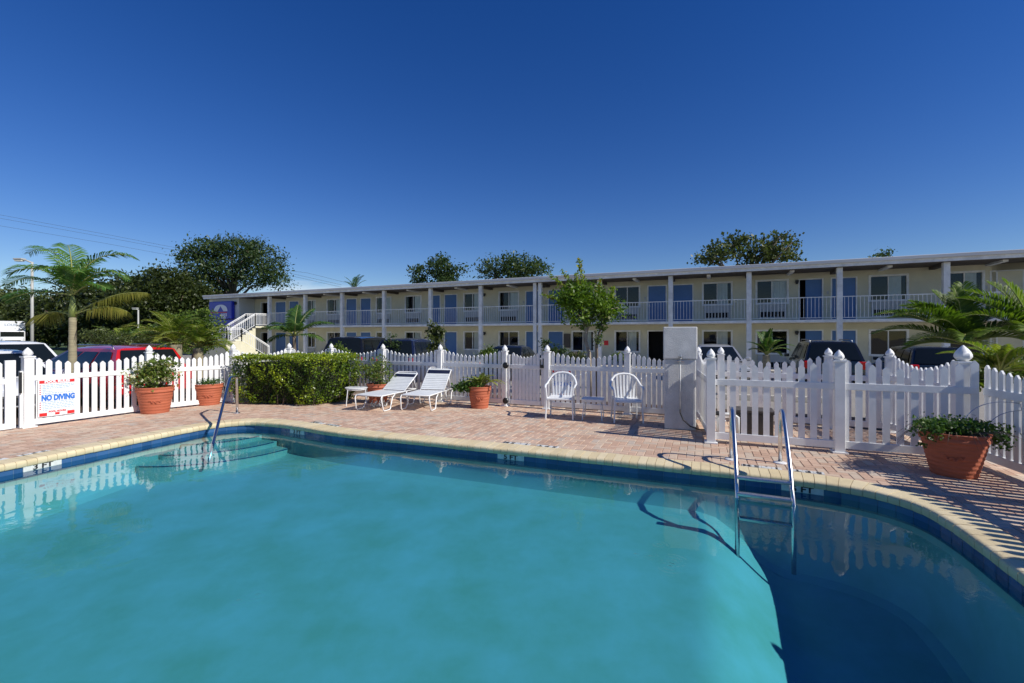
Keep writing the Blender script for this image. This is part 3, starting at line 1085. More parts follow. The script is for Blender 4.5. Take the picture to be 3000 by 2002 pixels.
# left fence, from the gate post to the corner behind the hedge
lf = thing('picket_fence', 'sunlit white picket fence on the left that carries the NO DIVING sign', 'fence', (L0[0], L0[1], 0), 0, 'white picket fence runs round the pool')
LC = (-6.60, 11.2)
LA = [(-8.44, 8.03), (-7.72, 9.52), (-6.72, 10.95), (-6.15, 12.72), (-4.95, 12.62)]
LA[1] = (xat(437, 9.75), 9.75)
LA[2] = (xat(683, 11.1), 11.1)
for i, pp in enumerate(LA[:4]):
    d = dir_of(LA[i], LA[i + 1])
    post(lf, pp[0], pp[1], d, 1.235 if i else 1.22, 0.13 if i == 0 else 0.12)
panel(lf, LA[0], LA[1], 13, 0.085, 0.90, 1.10, 1.22, botz=0.02)
panel(lf, LA[1], LA[2], 13, 0.08, 0.90, 1.10, 1.24, botz=0.02)
panel(lf, LA[2], LA[3], 13, 0.08, 0.92, 1.12, 1.26)
panel(lf, LA[3], LA[4], 9, 0.075, 0.94, 1.12, 1.26)

# small gate at far left
gt = thing('picket_gate', 'white picket gate cut off by the left edge of the photo, beside the sign fence', 'gate', (-8.7, 7.45, 0))
GA, GB = (-8.50, 7.88), (-8.91, 7.00)
panel(gt, GA, GB, 6, 0.085, 0.87, 1.12, 1.18, gapend=0.14, botz=0.0)
mb = MB()
d = dir_of(GB, GA)
mb.box((GA[0] - d.x * .06, GA[1] - d.y * .06, 0.60), (0.13, 0.05, 1.16), math.atan2(d.y, d.x))
mb.build('stile', vinyl, gt, bevel=0.004)
mb = MB()
mb.box((GB[0] + d.x * .06, GB[1] + d.y * .06, 0.60), (0.13, 0.05, 1.16), math.atan2(d.y, d.x))
mb.build('stile', vinyl, gt, bevel=0.004)
mb = MB()
mb.box((-8.475, 7.955, 0.50), (0.05, 0.05, 0.98), math.atan2(d.y, d.x))
mb.build('latch_stop', vinyl, gt)
mb = MB()
for z in (0.79,):
    mb.box((-8.455, 7.925, z), (0.022, 0.06, 0.36), math.atan2(d.y, d.x))
mb.build('latch', black, gt)

# back fence, left of the gate
B0 = LA[4]; B1 = onl(1122); B2 = onl(1290); B3 = onl(1479); B4 = onl(1603); B5 = onl(1838); B6 = onl(2046)
bf = thing('picket_fence', 'white picket fence behind the two loungers, between the hedge and the middle gate', 'fence', (B1[0], B1[1], 0), 0, 'white picket fence runs round the pool')
dB = dir_of(B1, B5)
for pp in (B0, B1, B2, B3):
    post(bf, pp[0], pp[1], dB, 1.235)
panel(bf, B0, B1, 13, 0.072)
panel(bf, B1, B2, 13, 0.072)
panel(bf, B2, B3, 14, 0.072)
bf2 = thing('picket_fence', 'white picket fence behind the two plastic chairs, between the middle gate and the stucco pillar', 'fence', (B4[0], B4[1], 0), 0, 'white picket fence runs round the pool')
post(bf2, B4[0], B4[1], dB, 1.235, 0.12); post(bf2, B5[0], B5[1], dB, 1.235); post(bf2, B6[0], B6[1], dB, 1.235)
panel(bf2, B4, B5, 14, 0.072)
panel(bf2, B5, B6, 12, 0.072)
# middle gate
mg = thing('picket_gate', 'white picket gate with black hinges in the back fence, left of the plastic chairs', 'gate', (B3[0], B3[1], 0))
q0 = (B3[0] + dB.x * .10, B3[1] + dB.y * .10); q1 = (B4[0] - dB.x * .10, B4[1] - dB.y * .10)
panel(mg, q0, q1, 8, 0.072, 0.95, 1.13, 1.24, gapend=0.07)
for qq in (q0, q1):
    mb = MB()
    mb.box((qq[0], qq[1], 0.62), (0.06, 0.05, 1.10), math.atan2(dB.y, dB.x))
    mb.build('stile', vinyl, mg, bevel=0.003)
for z in (0.93, 0.13):
    mb = MB()
    c = Vector((B3[0] + dB.x * .05, B3[1] + dB.y * .05, z)) + N * 0.075
    mb.M = Matrix.Translation(c) @ rotz(math.atan2(dB.y, dB.x)) @ Matrix.Rotation(math.radians(90), 4, 'X')
    mb.lathe([(0.068, -0.012), (0.072, 0.0), (0.06, 0.02), (0.02, 0.028)], (0, 0, 0), 20)
    mb.build('hinge', black, mg, smooth=True)
mb = MB()
c = Vector((q1[0], q1[1], 0.93)) + N * 0.05
mb.box(c, (0.09, 0.05, 0.07), math.atan2(dB.y, dB.x)); mb.box(c + Vector((0.03, -0.01, 0.10)), (0.025, 0.03, 0.14), math.atan2(dB.y, dB.x))
mb.build('latch', black, mg)

# enclosure: side run, rear run, return
B7 = onl(2112); B8 = onl(2427); B9 = onl(2607)
sf = thing('picket_fence', 'short side picket fence running back beside the stucco pillar', 'fence', (B6[0], B6[1], 0), 0, 'white picket fence runs round the pool')
panel(sf, (B6[0] - .0, B6[1]), F0, 14, 0.075, 0.95, 1.15, 1.30)
rf = thing('picket_fence', 'rear picket fence seen through the front one, at the back of the small enclosure', 'fence', (B7[0], B7[1], 0), 0, 'white picket fence runs round the pool')
for pp in (B7, B8, B9):
    post(rf, pp[0], pp[1], dB, 1.235, 0.115, 1.0)
panel(rf, B6, B7, 2, 0.075, gapend=0.06)
panel(rf, B7, B8, 12, 0.075, 0.93, 1.13, 1.26)
panel(rf, B8, B9, 5, 0.075, 0.93, 1.16, 1.26)
panel(rf, B9, (5.79, 5.95), 13, 0.075, 0.95, 1.13, 1.30)
ff = thing('picket_fence', 'nearest white picket fence, behind the pool ladder and the large right pot', 'fence', (F0[0], F0[1], 0), 0, 'white picket fence runs round the pool')
d1 = dir_of(F0, F1); d2 = dir_of(F1, F2)
post(ff, F0[0], F0[1], d1, 1.245, 0.12)
post(ff, F1[0], F1[1], d2, 1.245, 0.12)
post(ff, 5.79, 5.915, d2, 1.25, 0.13, 1.3)
panel(ff, F0, F1, 10, 0.078, 0.955, 1.16, 1.27)
panel(ff, F1, F2, 10, 0.078, 0.955, 1.165, 1.31, gapend=0.0)
gf = thing('picket_fence', 'white picket fence at the right edge of the photo, running towards the viewer', 'fence', (R1[0], R1[1], 0), 0, 'white picket fence runs round the pool')
RP = [(F2[0] + .03, F2[1] + .03), R1, R2, R3]
for a, b in zip(RP, RP[1:]):
    panel(gf, a, b, 14, 0.075, 0.95, 1.13, 1.25, gapend=0.03)
for pp in RP[1:]:
    post(gf, pp[0], pp[1], dir_of(RP[0], RP[1]), 1.235, 0.12)

# =================================================================== SIGNS ON FENCES
def pool_sign(name, label, org, right, w, h, big=True):
    """org: lower-left corner (facing the pool), right: unit vector along the fence"""
    r = Vector(right); nrm = r.cross(Vector((0, 0, 1)))
    root = thing(name, label, 'sign', tuple(Vector(org)), 0)
    O = Vector(org)
    mb = MB()
    def rect(m, x0, x1, z0, z1, off, th=0.001):
        a = O + r * (x0 * w) + Vector((0, 0, z0 * h)) + nrm * off
        b = O + r * (x1 * w) + Vector((0, 0, z0 * h)) + nrm * off
        c = O + r * (x1 * w) + Vector((0, 0, z1 * h)) + nrm * off
        d = O + r * (x0 * w) + Vector((0, 0, z1 * h)) + nrm * off
        m.quad(a, b, c, d)
    rz = math.atan2(r.y, r.x)
    mb.box(O + r * w / 2 + Vector((0, 0, h / 2)), (w, 0.008, h), rz)
    mb.build('board', signwhite, root, bevel=0.002)
    for q in ((.03, .97, .905, .985), (.03, .23, .015, .105), (.77, .97, .015, .105), (.44, .56, .03, .09)):
        rd = MB()
        rect(rd, *q, .0065)
        rd.build('red_panel', signred, root)
    rd = MB()
    random.seed(5)
    for i in range(12):
        z = .85 - i * .058
        if .42 < z < .58: continue
        rect(rd, .035, .075, z - .012, z + .010, .0065)
    rd.build('red_line_marks', signred, root)
    tl = MB()
    rows = [.86 - i * .045 for i in range(7)] + [.40 - i * .045 for i in range(6)]
    for z in rows:
        x = .11
        while x < .93:
            wd = random.uniform(.03, .10)
            rect(tl, x, min(x + wd, .95), z - .011, z + .009, .0065)
            x += wd + .02
            if random.random() < .06: break
    tl.build('fine_print', signpale, root)
    up = (0, 0, 1)
    text_mesh('lettering', 'POOL RULES', h * .092, signwhite, root, O + r * w * .5 + Vector((0, 0, h * .945)) + nrm * .008, r * 1.02, up, bold=.004)
    if big:
        text_mesh('lettering', 'NO DIVING', h * .205, signtxt, root, O + r * w * .53 + Vector((0, 0, h * .50)) + nrm * .008, r * 0.66, up, bold=.008)
    text_mesh('lettering', 'POOL HOURS', h * .065, signred, root, O + r * w * .5 + Vector((0, 0, h * .125)) + nrm * .008, r * 0.9, up, bold=.002)
    return root

dl = dir_of(LA[0], LA[1])
pool_sign('pool_rules_sign', 'white, red and blue POOL RULES board reading NO DIVING, on the sunlit left fence',
          (LA[0][0] + dl.x * .12 + .035 * dl.y, LA[0][1] + dl.y * .12 - .035 * dl.x, 0.155), (dl.x, dl.y, 0), 0.52, 0.655)
pool_sign('pool_rules_sign', 'shaded POOL RULES board on the back fence, half hidden by the left plastic chair',
          (B4[0] + dB.x * .12 + N.x * .035, B4[1] + dB.y * .12 + N.y * .035, 0.26), (dB.x, dB.y, 0), 0.44, 0.60)

# =================================================================== DEPTH MARKERS
def wall_marker(label, s_center, txt):
    p = on_outline(s_center); nn = out_n(s_center)
    t = Vector((nn.y, -nn.x, 0))
    base = p + nn * 0.03 - nn * 0.008
    root = thing('depth_marker', label, 'depth marker', (base.x, base.y, -.23), 0, 'depth markers round the pool')
    rz = math.atan2(t.y, t.x)
    mb = MB()
    mb.box((base.x, base.y, -0.112), (0.40, 0.012, 0.074), rz)
    mb.build('tile', marktile, root)
    q = base - nn * 0.008
    text_mesh('lettering', txt, 0.092, markblk, root, (q.x, q.y, -0.112), tuple(t * 1.25), (0, 0, 1), bold=.003)
    return root

def s_of_px(px):
    best, bs = 1e9, 0
    for i in range(2000):
        s = PER * i / 2000
        p = on_outline(s)
        if p.y < 2.5 or (p.x > 3.9): continue
        e = abs(p.x / p.y * FPX + CXP - px)
        if e < best: best, bs = e, s
    return bs
wall_marker('3 FT depth tile on the waterline under the sign fence, at the left edge', s_of_px(128), '3 FT')
wall_marker('small 3 FT depth tile on the waterline right of the pool steps', s_of_px(868), '3 FT')
wall_marker('5 FT depth tile on the waterline below the middle gate', s_of_px(1495), '5 FT')
wall_marker('5 FT depth tile on the waterline behind the right ladder rail', s_of_px(2350), '5 FT')

def deck_marker_rev(label, px, ft, m, px_off=0):
    s = s_of_px(px)
    p = on_outline(s); nn = out_n(s)
    t = Vector((-nn.y, nn.x, 0))
    tt = 0.37
    root = thing('depth_marker', label, 'depth marker', tuple(p + nn * tt), 0, 'depth markers round the pool')
    chars = list(ft) + [' '] + list(m)
    tw = 0.107
    k0 = -(len(chars) - 1) / 2
    mb = MB()
    rz = math.atan2(t.y, t.x)
    for i, ch in enumerate(chars):
        c = p + nn * tt + t * (tw * (k0 + i))
        if ch == ' ': continue
        mb.box((c.x, c.y, 0.0015), (tw - .004, tw, 0.007), rz)
    mb.build('tiles', marktile, root)
    for i, ch in enumerate(chars):
        if ch == ' ': continue
        c = p + nn * tt + t * (tw * (k0 + i))
        text_mesh('character', ch, 0.12, markblk, root, (c.x, c.y, 0.0065), tuple(t), tuple(-nn), bold=.005)
    return root
deck_marker_rev('5 FT 1.5 M depth markers in the bricks beside the pool ladder', 2300, '5FT', '1.5M')
deck_marker_rev('5 FT 1.5 M depth markers in the bricks in front of the plastic chairs', 1525, '5FT', '1.5M')
deck_marker_rev('faint depth markers in the bricks in front of the hedge', 900, '3FT', '.9M')
deck_marker_rev('faint depth markers in the bricks at the left edge of the photo', 90, '3FT', '.9M')

# =================================================================== RAILS
t = thing('pool_handrail', 'single bent steel handrail going down into the pool steps', 'handrail', (-5.68, 9.52, 0))
mb = MB()
pts = [(-5.68, 9.52, 0), (-5.68, 9.52, .70)]
for k in range(1, 6):
    a = math.pi / 2 * k / 5
    pts.append((-5.68 + .05 * (1 - math.cos(a)) * .3, 9.52 - .06 * (1 - math.cos(a)), .70 + .06 * math.sin(a)))
pts += [(-5.56, 9.12, .775), (-5.53, 9.04, .765), (-5.50, 8.96, .73), (-4.88, 7.53, -.145), (-4.72, 7.17, -.37)]
mb.tube(pts, .024, 12)
mb.build('rail', steel, t, smooth='all')
mb = MB(); mb.lathe([(.06, 0), (.058, .008), (.03, .016)], (-5.68, 9.52, .002), 20)
mb.build('base_plate', steel, t, smooth=True)

t = thing('pool_ladder', 'chrome pool ladder with two arched rails at the right of the pool', 'ladder', (3.1, 5.87, 0))
for (bx, by, wx, wy) in ((2.83, 5.95, 2.42, 4.95), (3.37, 5.79, 2.90, 4.74)):
    b0 = Vector((bx, by, 0)); w0 = Vector((wx, wy, 0)); d = (w0 - b0); L = d.length; d.normalize()
    prof = [(0, 0), (0, .45), (0.01, .55), (.045, .63), (.11, .675), (.20, .685), (.30, .66), (.42, .585), (.60, .43), (.80, .25), (.93, .11), (1.0, -.02), (L - .02, -.145), (L, -.35), (L, -.85)]
    mb = MB(); mb.tube([b0 + d * s + Vector((0, 0, z)) for s, z in prof], .0235, 14)
    mb.build('rail', steel, t, smooth='all')
    mb = MB(); mb.lathe([(.075, 0), (.073, .01), (.03, .02)], (bx, by, .002), 20)
    mb.build('base_plate', enamel, t, smooth=True)
for z in (.075, -.10, -.36):
    mb = MB()
    off = .02 if z > 0 else 0.0
    mb.bar((2.43, 4.97, z), (2.89, 4.76, z), .075, .028)
    mb.build('tread', steel, t, bevel=.006)

# =================================================================== PILLAR
pl0 = Vector((*gp(1944, 1257), 0)); pl1 = Vector((*gp(2042, 1263), 0))
cw = (pl1 - pl0).length
du = (pl1 - pl0).normalized(); dn = Vector((-du.y, du.x, 0))
if dn.y < 0: dn = -dn
pc = (pl0 + pl1) / 2 + dn * 0.24
prz = math.atan2(du.y, du.x)
t = thing('shower_pillar', 'grey stucco pillar with an outdoor tap, right of the plastic chairs', 'pillar', (pc.x, pc.y, 0), prz)
mb = MB(); mb.box((pc.x, pc.y, .60), (cw - .03, .46, 1.20), prz); mb.build('shaft', stucco_w, t, bevel=.012)
mb = MB(); mb.box((pc.x, pc.y, 1.475), (cw + .01, .50, .55), prz); mb.build('head_block', stucco_w, t, bevel=.015)
fc = (pl0 + pl1) / 2 + du * (.0 + .0)
fo = -dn
mb = MB()
vx = pl0 + du * (cw * .50)
mb.tube([vx + fo * .03 + Vector((0, 0, 1.16)), vx + fo * .03 + Vector((0, 0, .32))], .012, 8)
mb.build('conduit', stucco_w, t, smooth='all')
mb = MB()
tp = vx + fo * .05
mb.tube([tp + Vector((0, 0, 1.22)) - fo * .08, tp + Vector((0, 0, 1.22)) + fo * .05, tp + Vector((0, 0, 1.19)) + fo * .09, tp + Vector((0, 0, 1.12)) + fo * .09], .016, 8)
mb.M = Matrix.Translation(tp + Vector((0, 0, 1.25)) + fo * .02)
mb.lathe([(.03, -.01), (.034, 0), (.03, .012)], (0, 0, 0), 10)
mb.M = None
mb.tube([tp + Vector((0, 0, 1.17)) - du * .06, tp + Vector((0, 0, 1.17)) + du * .06], .014, 8)
mb.build('tap', chrome, t, smooth=True)
mb = MB()
h0 = tp + Vector((0, 0, .30))
mb.tube([h0 + Vector((0, 0, .05)), h0, h0 + du * .05 + Vector((0, 0, -.12)), h0 + du * .16 + Vector((0, 0, -.22)), h0 + du * .30 + fo * -.02 + Vector((0, 0, -.27)), h0 + du * .46 - fo * .05 + Vector((0, 0, -.27))], .011, 8)
mb.build('hose', rubber, t, smooth='all')

t = thing('pump_cabinet', 'dark brown equipment cabinet behind the pickets, left of the ladder rails', 'cabinet', (3.78, 7.25, 0), -.42)
mb = MB(); mb.box((3.78, 7.28, .20), (.58, .40, .40), -.42); mb.build('cabinet_body', cabinet, t, bevel=.01)
mb = MB(); mb.box((3.78, 7.28, .425), (.62, .44, .045), -.42); mb.build('lid', cabinet, t, bevel=.01)
t = thing('pvc_pipe', 'white plumbing pipe behind the corner post of the front fence', 'pipe', (3.2, 7.2, 0))
mb = MB(); mb.tube([(3.22, 7.2, 0), (3.22, 7.2, .32), (3.26, 7.18, .38), (3.42, 7.12, .38), (3.48, 7.10, .34), (3.48, 7.1, 0)], .025, 10); mb.build('pipe_run', plastic, t, smooth='all')
mb = MB(); mb.lathe([(.05, 0), (.055, .03), (.03, .06)], (3.22, 7.2, .36), 12); mb.build('valve', black, t, smooth=True)

# =================================================================== LOUNGERS
def make_lounger(label, foot, head_dir, back_deg, W_=0.64):
    """local frame: x across, +y from foot to head"""
    rz = math.atan2(head_dir[1], head_dir[0]) - math.pi / 2
    root = thing('sun_lounger', label, 'sun lounger', (foot[0], foot[1], 0), rz, 'white strap loungers by the back fence')
    Mx = WM[root.name]
    h = 0.335; hw = W_ / 2; hinge = 0.92; bl = 0.73
    ba = math.radians(back_deg)
    def bp(s, off=0.0):
        return (hinge + s * math.cos(ba) - off * math.sin(ba), h + s * math.sin(ba) + off * math.cos(ba))
    fr = MB(); fr.M = Mx
    fr.tube([(-hw, 1.42, h), (-hw, .05, h), (-hw + .05, 0, h), (hw - .05, 0, h), (hw, .05, h), (hw, 1.42, h)], .0135, 8)
    fr.tube([(-hw, 1.42, h), (hw, 1.42, h)], .0135, 8)
    fr.build('seat_frame', enamel, root, smooth='all')
    bk = MB(); bk.M = Mx
    hb = hw - .03
    y1, z1 = bp(bl); y2, z2 = bp(bl - .06)
    bk.tube([(-hb, hinge, h), (-hb, y2, z2), (-hb + .05, y1, z1), (hb - .05, y1, z1), (hb, y2, z2), (hb, hinge, h)], .0135, 8)
    yb, zb = bp(.50, -.01)
    bk.tube([(-hb + .02, yb, zb), (-hb + .02, yb + .13, h - .02)], .009, 6)
    bk.tube([(hb - .02, yb, zb), (hb - .02, yb + .13, h - .02)], .009, 6)
    bk.build('back_frame', enamel, root, smooth='all')
    for sx in (-1, 1):
        for (y0, yy) in ((.02, .42), (0.98, 1.36)):
            lg = MB(); lg.M = Mx
            x = sx * hw
            if y0 < 1:
                pts = [(x, y0, h), (x + sx * .005, y0 - .035, h - .05), (x + sx * .02, y0 + .02, .05), (x + sx * .02, y0 + .05, .018), (x + sx * .02, yy - .16, .018), (x + sx * .02, yy - .12, .04), (x, yy - .02, h - .08), (x, yy + .08, h - .02)]
            else:
                pts = [(x + sx * .01, y0 - .08, h), (x + sx * .05, y0 - .02, h + .06), (x + sx * .05, yy - .02, h + .10), (x + sx * .05, yy + .05, h + .06), (x + sx * .04, yy + .04, .05), (x + sx * .04, yy, .018), (x + sx * .04, y0 + .14, .018), (x + sx * .04, y0 + .10, .05), (x, y0 + .02, h)]
            lg.tube(pts, .0135, 8)
            lg.build('leg', enamel, root, smooth='all')
    st, nv = MB(), MB()
    st.M = nv.M = Mx
    y = .045
    while y < hinge - .03:
        for z in (.0,):
            st.box((0, y, h - .001), (W_ + .012, .048, .022))
        y += .0555
    s = .05
    rows = []
    while s < bl - .05:
        rows.append(s); s += .0555
    for i, s in enumerate(rows):
        yy, zz = bp(s)
        R = Matrix.Rotation(ba, 4, 'X')
        m = nv if i in (len(rows) - 3, len(rows) - 2) else st
        m.box((0, yy, zz), (2 * hb + .012, .048, .022), R=R.to_3x3())
    st.build('straps', strap_w, root, bevel=.004)
    nv.build('head_strap', strap_n, root, bevel=.004)
    return root
make_lounger('white strap lounger next to the side table, its back set lower', (-3.03, 9.72), (.33, .95), 32)
make_lounger('white strap lounger nearer the potted fern, its back set steeper', (-2.05, 9.74), (.22, .97), 43)

# =================================================================== PLASTIC CHAIRS, TABLES
def make_chair(label, x, y, rz, group):
    """monobloc armchair: local +y is its back, front faces -y"""
    root = thing('plastic_chair', label, 'chair', (x, y, 0), rz, group)
    Mx = WM[root.name]
    sh = .415
    s = MB(); s.M = Mx
    cols, rows = 9, 8
    grid = []
    for j in range(rows):
        v = j / (rows - 1)
        row = []
        for i in range(cols):
            u = 2 * i / (cols - 1) - 1
            w = .235 - .03 * v
            yy = -.23 + .44 * v
            z = sh - .018 * (1 - u * u) * math.sin(math.pi * min(1, v * 1.1)) - (.028 * (1 - v / .12) if v < .12 else 0)
            row.append((u * w, yy, z))
        grid.append(row)
    for dz, flip in ((0, 0), (-.012, 1)):
        ids = [[s.v((a, b, c + dz)) for a, b, c in r] for r in grid]
        for j in range(rows - 1):
            for i in range(cols - 1):
                q = (ids[j][i], ids[j][i + 1], ids[j + 1][i + 1], ids[j + 1][i])
                s.f(q if not flip else q[::-1])
        if not flip: topids = ids
        else: botids = ids
    edge = lambda I: I[0] + [r[-1] for r in I[1:]] + I[-1][::-1][1:] + [r[0] for r in I[::-1][1:-1]]
    et, eb = edge(topids), edge(botids)
    for k in range(len(et)):
        s.f((et[k], eb[k], eb[(k + 1) % len(et)], et[(k + 1) % len(et)]))
    s.tube([(-.235, -.215, sh - .03), (.235, -.215, sh - .03)], .016, 6, flat=1.4)
    s.tube([(-.235, -.21, sh - .025), (-.215, .20, sh - .02)], .014, 6, flat=1.5)
    s.tube([(.235, -.21, sh - .025), (.215, .20, sh - .02)], .014, 6, flat=1.5)
    s.build('seat', plastic, root, smooth=True)
    rim = []
    path = [(-.275, -.205, .60), (-.285, -.12, .635), (-.29, .0, .645), (-.285, .10, .655), (-.268, .17, .70), (-.235, .215, .765), (-.18, .25, .825), (-.10, .27, .858), (0, .275, .868)]
    path += [(-a, b, c) for a, b, c in path[-2::-1]]
    r = MB(); r.M = Mx
    r.tube(path, .0225, 8, flat=.62)
    r.build('arm_and_back_rim', plastic, root, smooth='all')
    n = 7
    sl = MB(); sl.M = Mx
    for i in range(n):
        u = (i - (n - 1) / 2) / ((n - 1) / 2)
        bx, by = u * .17, .205
        tx = u * .205
        tz = .862 - .115 * abs(u) ** 2.4
        ty = .27 - .035 * abs(u) ** 2
        mid = ((bx + tx) / 2, (by + ty) / 2 + .022, (sh + tz) / 2)
        p0, p1, p2 = Vector((bx, by, sh - .01)), Vector(mid), Vector((tx, ty, tz))
        sl.bar(p0, p1, .036, .010, up=(0, 1, 0)); sl.bar(p1, p2, .038, .010, up=(0, 1, 0))
    sl.build('back_slats', plastic, root)
    for sx in (-1, 1):
        for fy in (-1, 1):
            lg = MB(); lg.M = Mx
            if fy < 0:
                top = (sx * .268, -.19, .60); mid = (sx * .245, -.20, .40); bot = (sx * .262, -.235, 0)
            else:
                top = (sx * .225, .20, .44); mid = (sx * .225, .21, .36); bot = (sx * .245, .27, 0)
            for (pa, pb, w0) in ((top, mid, .046), (mid, bot, .044)):
                lg.bar(pa, pb, w0 + .006, .024, up=(sx, 0.0, 0))
                lg.bar(pa, pb, .020, .050, up=(0, 1, 0))
            lg.build('leg', plastic, root, bevel=.003)
    return root
cx1 = ((.72 + 1.18) / 2, 8.98)
make_chair('left white plastic armchair, in front of the shaded rules board', .955, 9.0, math.radians(-14), 'white plastic armchairs by the fence')
make_chair('right white plastic armchair, beside the stucco pillar', 2.15, 8.66, math.radians(-4), 'white plastic armchairs by the fence')

def small_table(label, x, y, rz, w, h, roundness=.06):
    root = thing('side_table', label, 'side table', (x, y, 0), rz, 'low white plastic tables')
    Mx = WM[root.name]
    poly = []
    for (cx, cy, a0) in ((1, 1, 0), (-1, 1, 90), (-1, -1, 180), (1, -1, 270)):
        for k in range(6):
            a = math.radians(a0 + 18 * k)
            poly.append((cx * (w / 2 - roundness) + roundness * math.cos(a), cy * (w / 2 - roundness) + roundness * math.sin(a)))
    m = MB(); m.M = Mx
    m.prism(poly, h - .018, h)
    m.prism([(a * .93, b * .93) for a, b in poly], h - .05, h - .017)
    m.build('table_top', plastic, root, bevel=.004)
    for sx in (-1, 1):
        for sy in (-1, 1):
            lg = MB(); lg.M = Mx
            top = (sx * (w / 2 - .06), sy * (w / 2 - .06), h - .03); bot = (sx * (w / 2 - .025), sy * (w / 2 - .025), 0)
            lg.bar(top, bot, .050, .016, up=(sx, 0, 0)); lg.bar(top, bot, .016, .050, up=(0, sy, 0.001))
            lg.build('leg', plastic, root, bevel=.003)
    return root
small_table('low square white plastic table between the two armchairs', 1.56, 8.86, math.radians(-16), .42, .40)
small_table('low round white plastic table between the hedge and the left lounger', -3.62, 10.72, math.radians(20), .50, .40, .22)

# striped bundle under the left lounger
t = thing('folded_straps', 'small crumpled bundle of white plastic straps lying under the left lounger', 'bundle', (-2.98, 10.35, 0))
mb = MB()
random.seed(3)
for i in range(16):
    x = -3.17 + .36 * i / 15
    hh = .10 + .05 * math.sin(i * 1.7)
    mb.tube([(x, 10.30 + random.uniform(-.02, .02), .01), (x + random.uniform(-.01, .01), 10.29, hh * .6), (x + .01, 10.36, hh), (x, 10.42, .02)], .011, 5, flat=.5)
mb.build('straps', strap_w, t, smooth='all')

# =================================================================== POTS
def make_pot(label, x, y, r, rb, h, parts, ribs=5, group='terracotta pots on the pool deck', rz=0):
    root = thing('terracotta_pot', label, 'potted plant', (x, y, 0), rz, group)
    prof = [(rb, 0), (rb * 1.015, .012)]
    zt = h * .80
    rr = lambda z: rb + (r * .93 - rb) * (z / zt) ** .9
    k = 30
    for i in range(1, k):
        z = .012 + (zt - .012) * i / k
        prof.append((rr(z) + .0035 * math.sin(i / k * ribs * 2 * math.pi), z))
    prof += [(r * .93, zt), (r * .985, zt + .008), (r * .99, zt + .035), (r * .955, zt + .05), (r * .96, zt + .062), (r * 1.0, h - .02), (r * 1.0, h - .006), (r * .97, h), (r * .90, h - .004), (r * .88, h - .05)]
    m = MB(); m.lathe(prof, (x, y, 0), 48)
    po = m.build('pot', terra, root, smooth=True)
    m = MB(); m.lathe([(.001, h - .045), (r * .885, h - .05)], (x, y, 0), 24, cap=False)
    m.build('soil', soil, root)
    # moulded relief garland on the side that faces the water
    m = MB()
    aa = math.atan2(-y, -x)
    zc = zt * .62
    rad = rr(zc) + .004
    for i in range(18):
        a = aa + (-.34 + .68 * i / 17)
        m.box((x + rad * math.cos(a), y + rad * math.sin(a), zc + .018 * math.sin(i * 1.1) - .03 * math.cos((i - 8.5) / 5)), (.022, .022, .018), a + i)
    m.build('relief', terra, root, bevel=.006)
    for f in parts: f(root)
    return root

def cloud(name, n, ell, size, mat, aspect=.55, nclump=None, cr=.05, shell=.3, hang=None):
    def f(root):
        pts, tone, cen = clump_points(ell, nclump or max(n // 14, 1), 14, cr, shell)
        leaf_object(name, pts, size, mat, root, aspect, tone=tone, hang=hang)
    return f

def stems(name, x, y, z0, ends, mat=rachis, r=.006):
    def f(root):
        m = MB()
        for e in ends:
            a = Vector((x + random.uniform(-.06, .06), y + random.uniform(-.06, .06), z0)); b = Vector(e)
            mid = a.lerp(b, .5) + Vector((0, 0, .06))
            m.tube([a, mid, b], [r, r * .8, r * .4], 5)
        m.build(name, mat, root, smooth='all')
    return f

# far-left pot with the flowering bush
px, py = xat(455, 9.62), 9.62
def rnd_ends(x, y, z, rx, rz_, n):
    return [(x + random.uniform(-rx, rx), y + random.uniform(-rx, rx) * .7, z + random.uniform(0, rz_)) for _ in range(n)]
make_pot('large terracotta pot holding a tall cream-flowered bush, leftmost of the pots', px, py, .335, .235, .54, [
    stems('stems', px, py, .46, rnd_ends(px - .03, py, .62, .36, .42, 34), barkpale, .006),
    cloud('foliage', 2900, [(px - .02, py, .80, .46, .36, .32), (px - .22, py, .62, .32, .26, .18), (px + .18, py, .92, .28, .25, .27)], .060, pot_leaf, .55, cr=.055),
    cloud('blossom', 520, [(px - .05, py - .04, .84, .46, .36, .27)], .042, flower_m, .8, cr=.045, shell=.7)], 7)
px, py = xat(610, 10.72), 10.72
make_pot('terracotta pot of low clipped greenery beside the hedge, second from the left', px, py, .315, .225, .49, [
    cloud('foliage', 2400, [(px, py, .55, .30, .30, .07), (px, py, .53, .33, .33, .05)], .035, pot_green, .4, cr=.03, shell=.2)], 7)
px, py = xat(1108, 11.0), 11.0
make_pot('terracotta pot half hidden behind the left lounger, with thin shaded foliage', px, py, .27, .19, .46, [
    stems('stems', px, py, .40, rnd_ends(px, py, .6, .3, .5, 26), barkpale, .006),
    cloud('foliage', 1900, [(px - .10, py, .80, .38, .32, .32), (px + .10, py - .05, .70, .3, .25, .3)], .05, pot_leaf, .5, cr=.07)], 6)

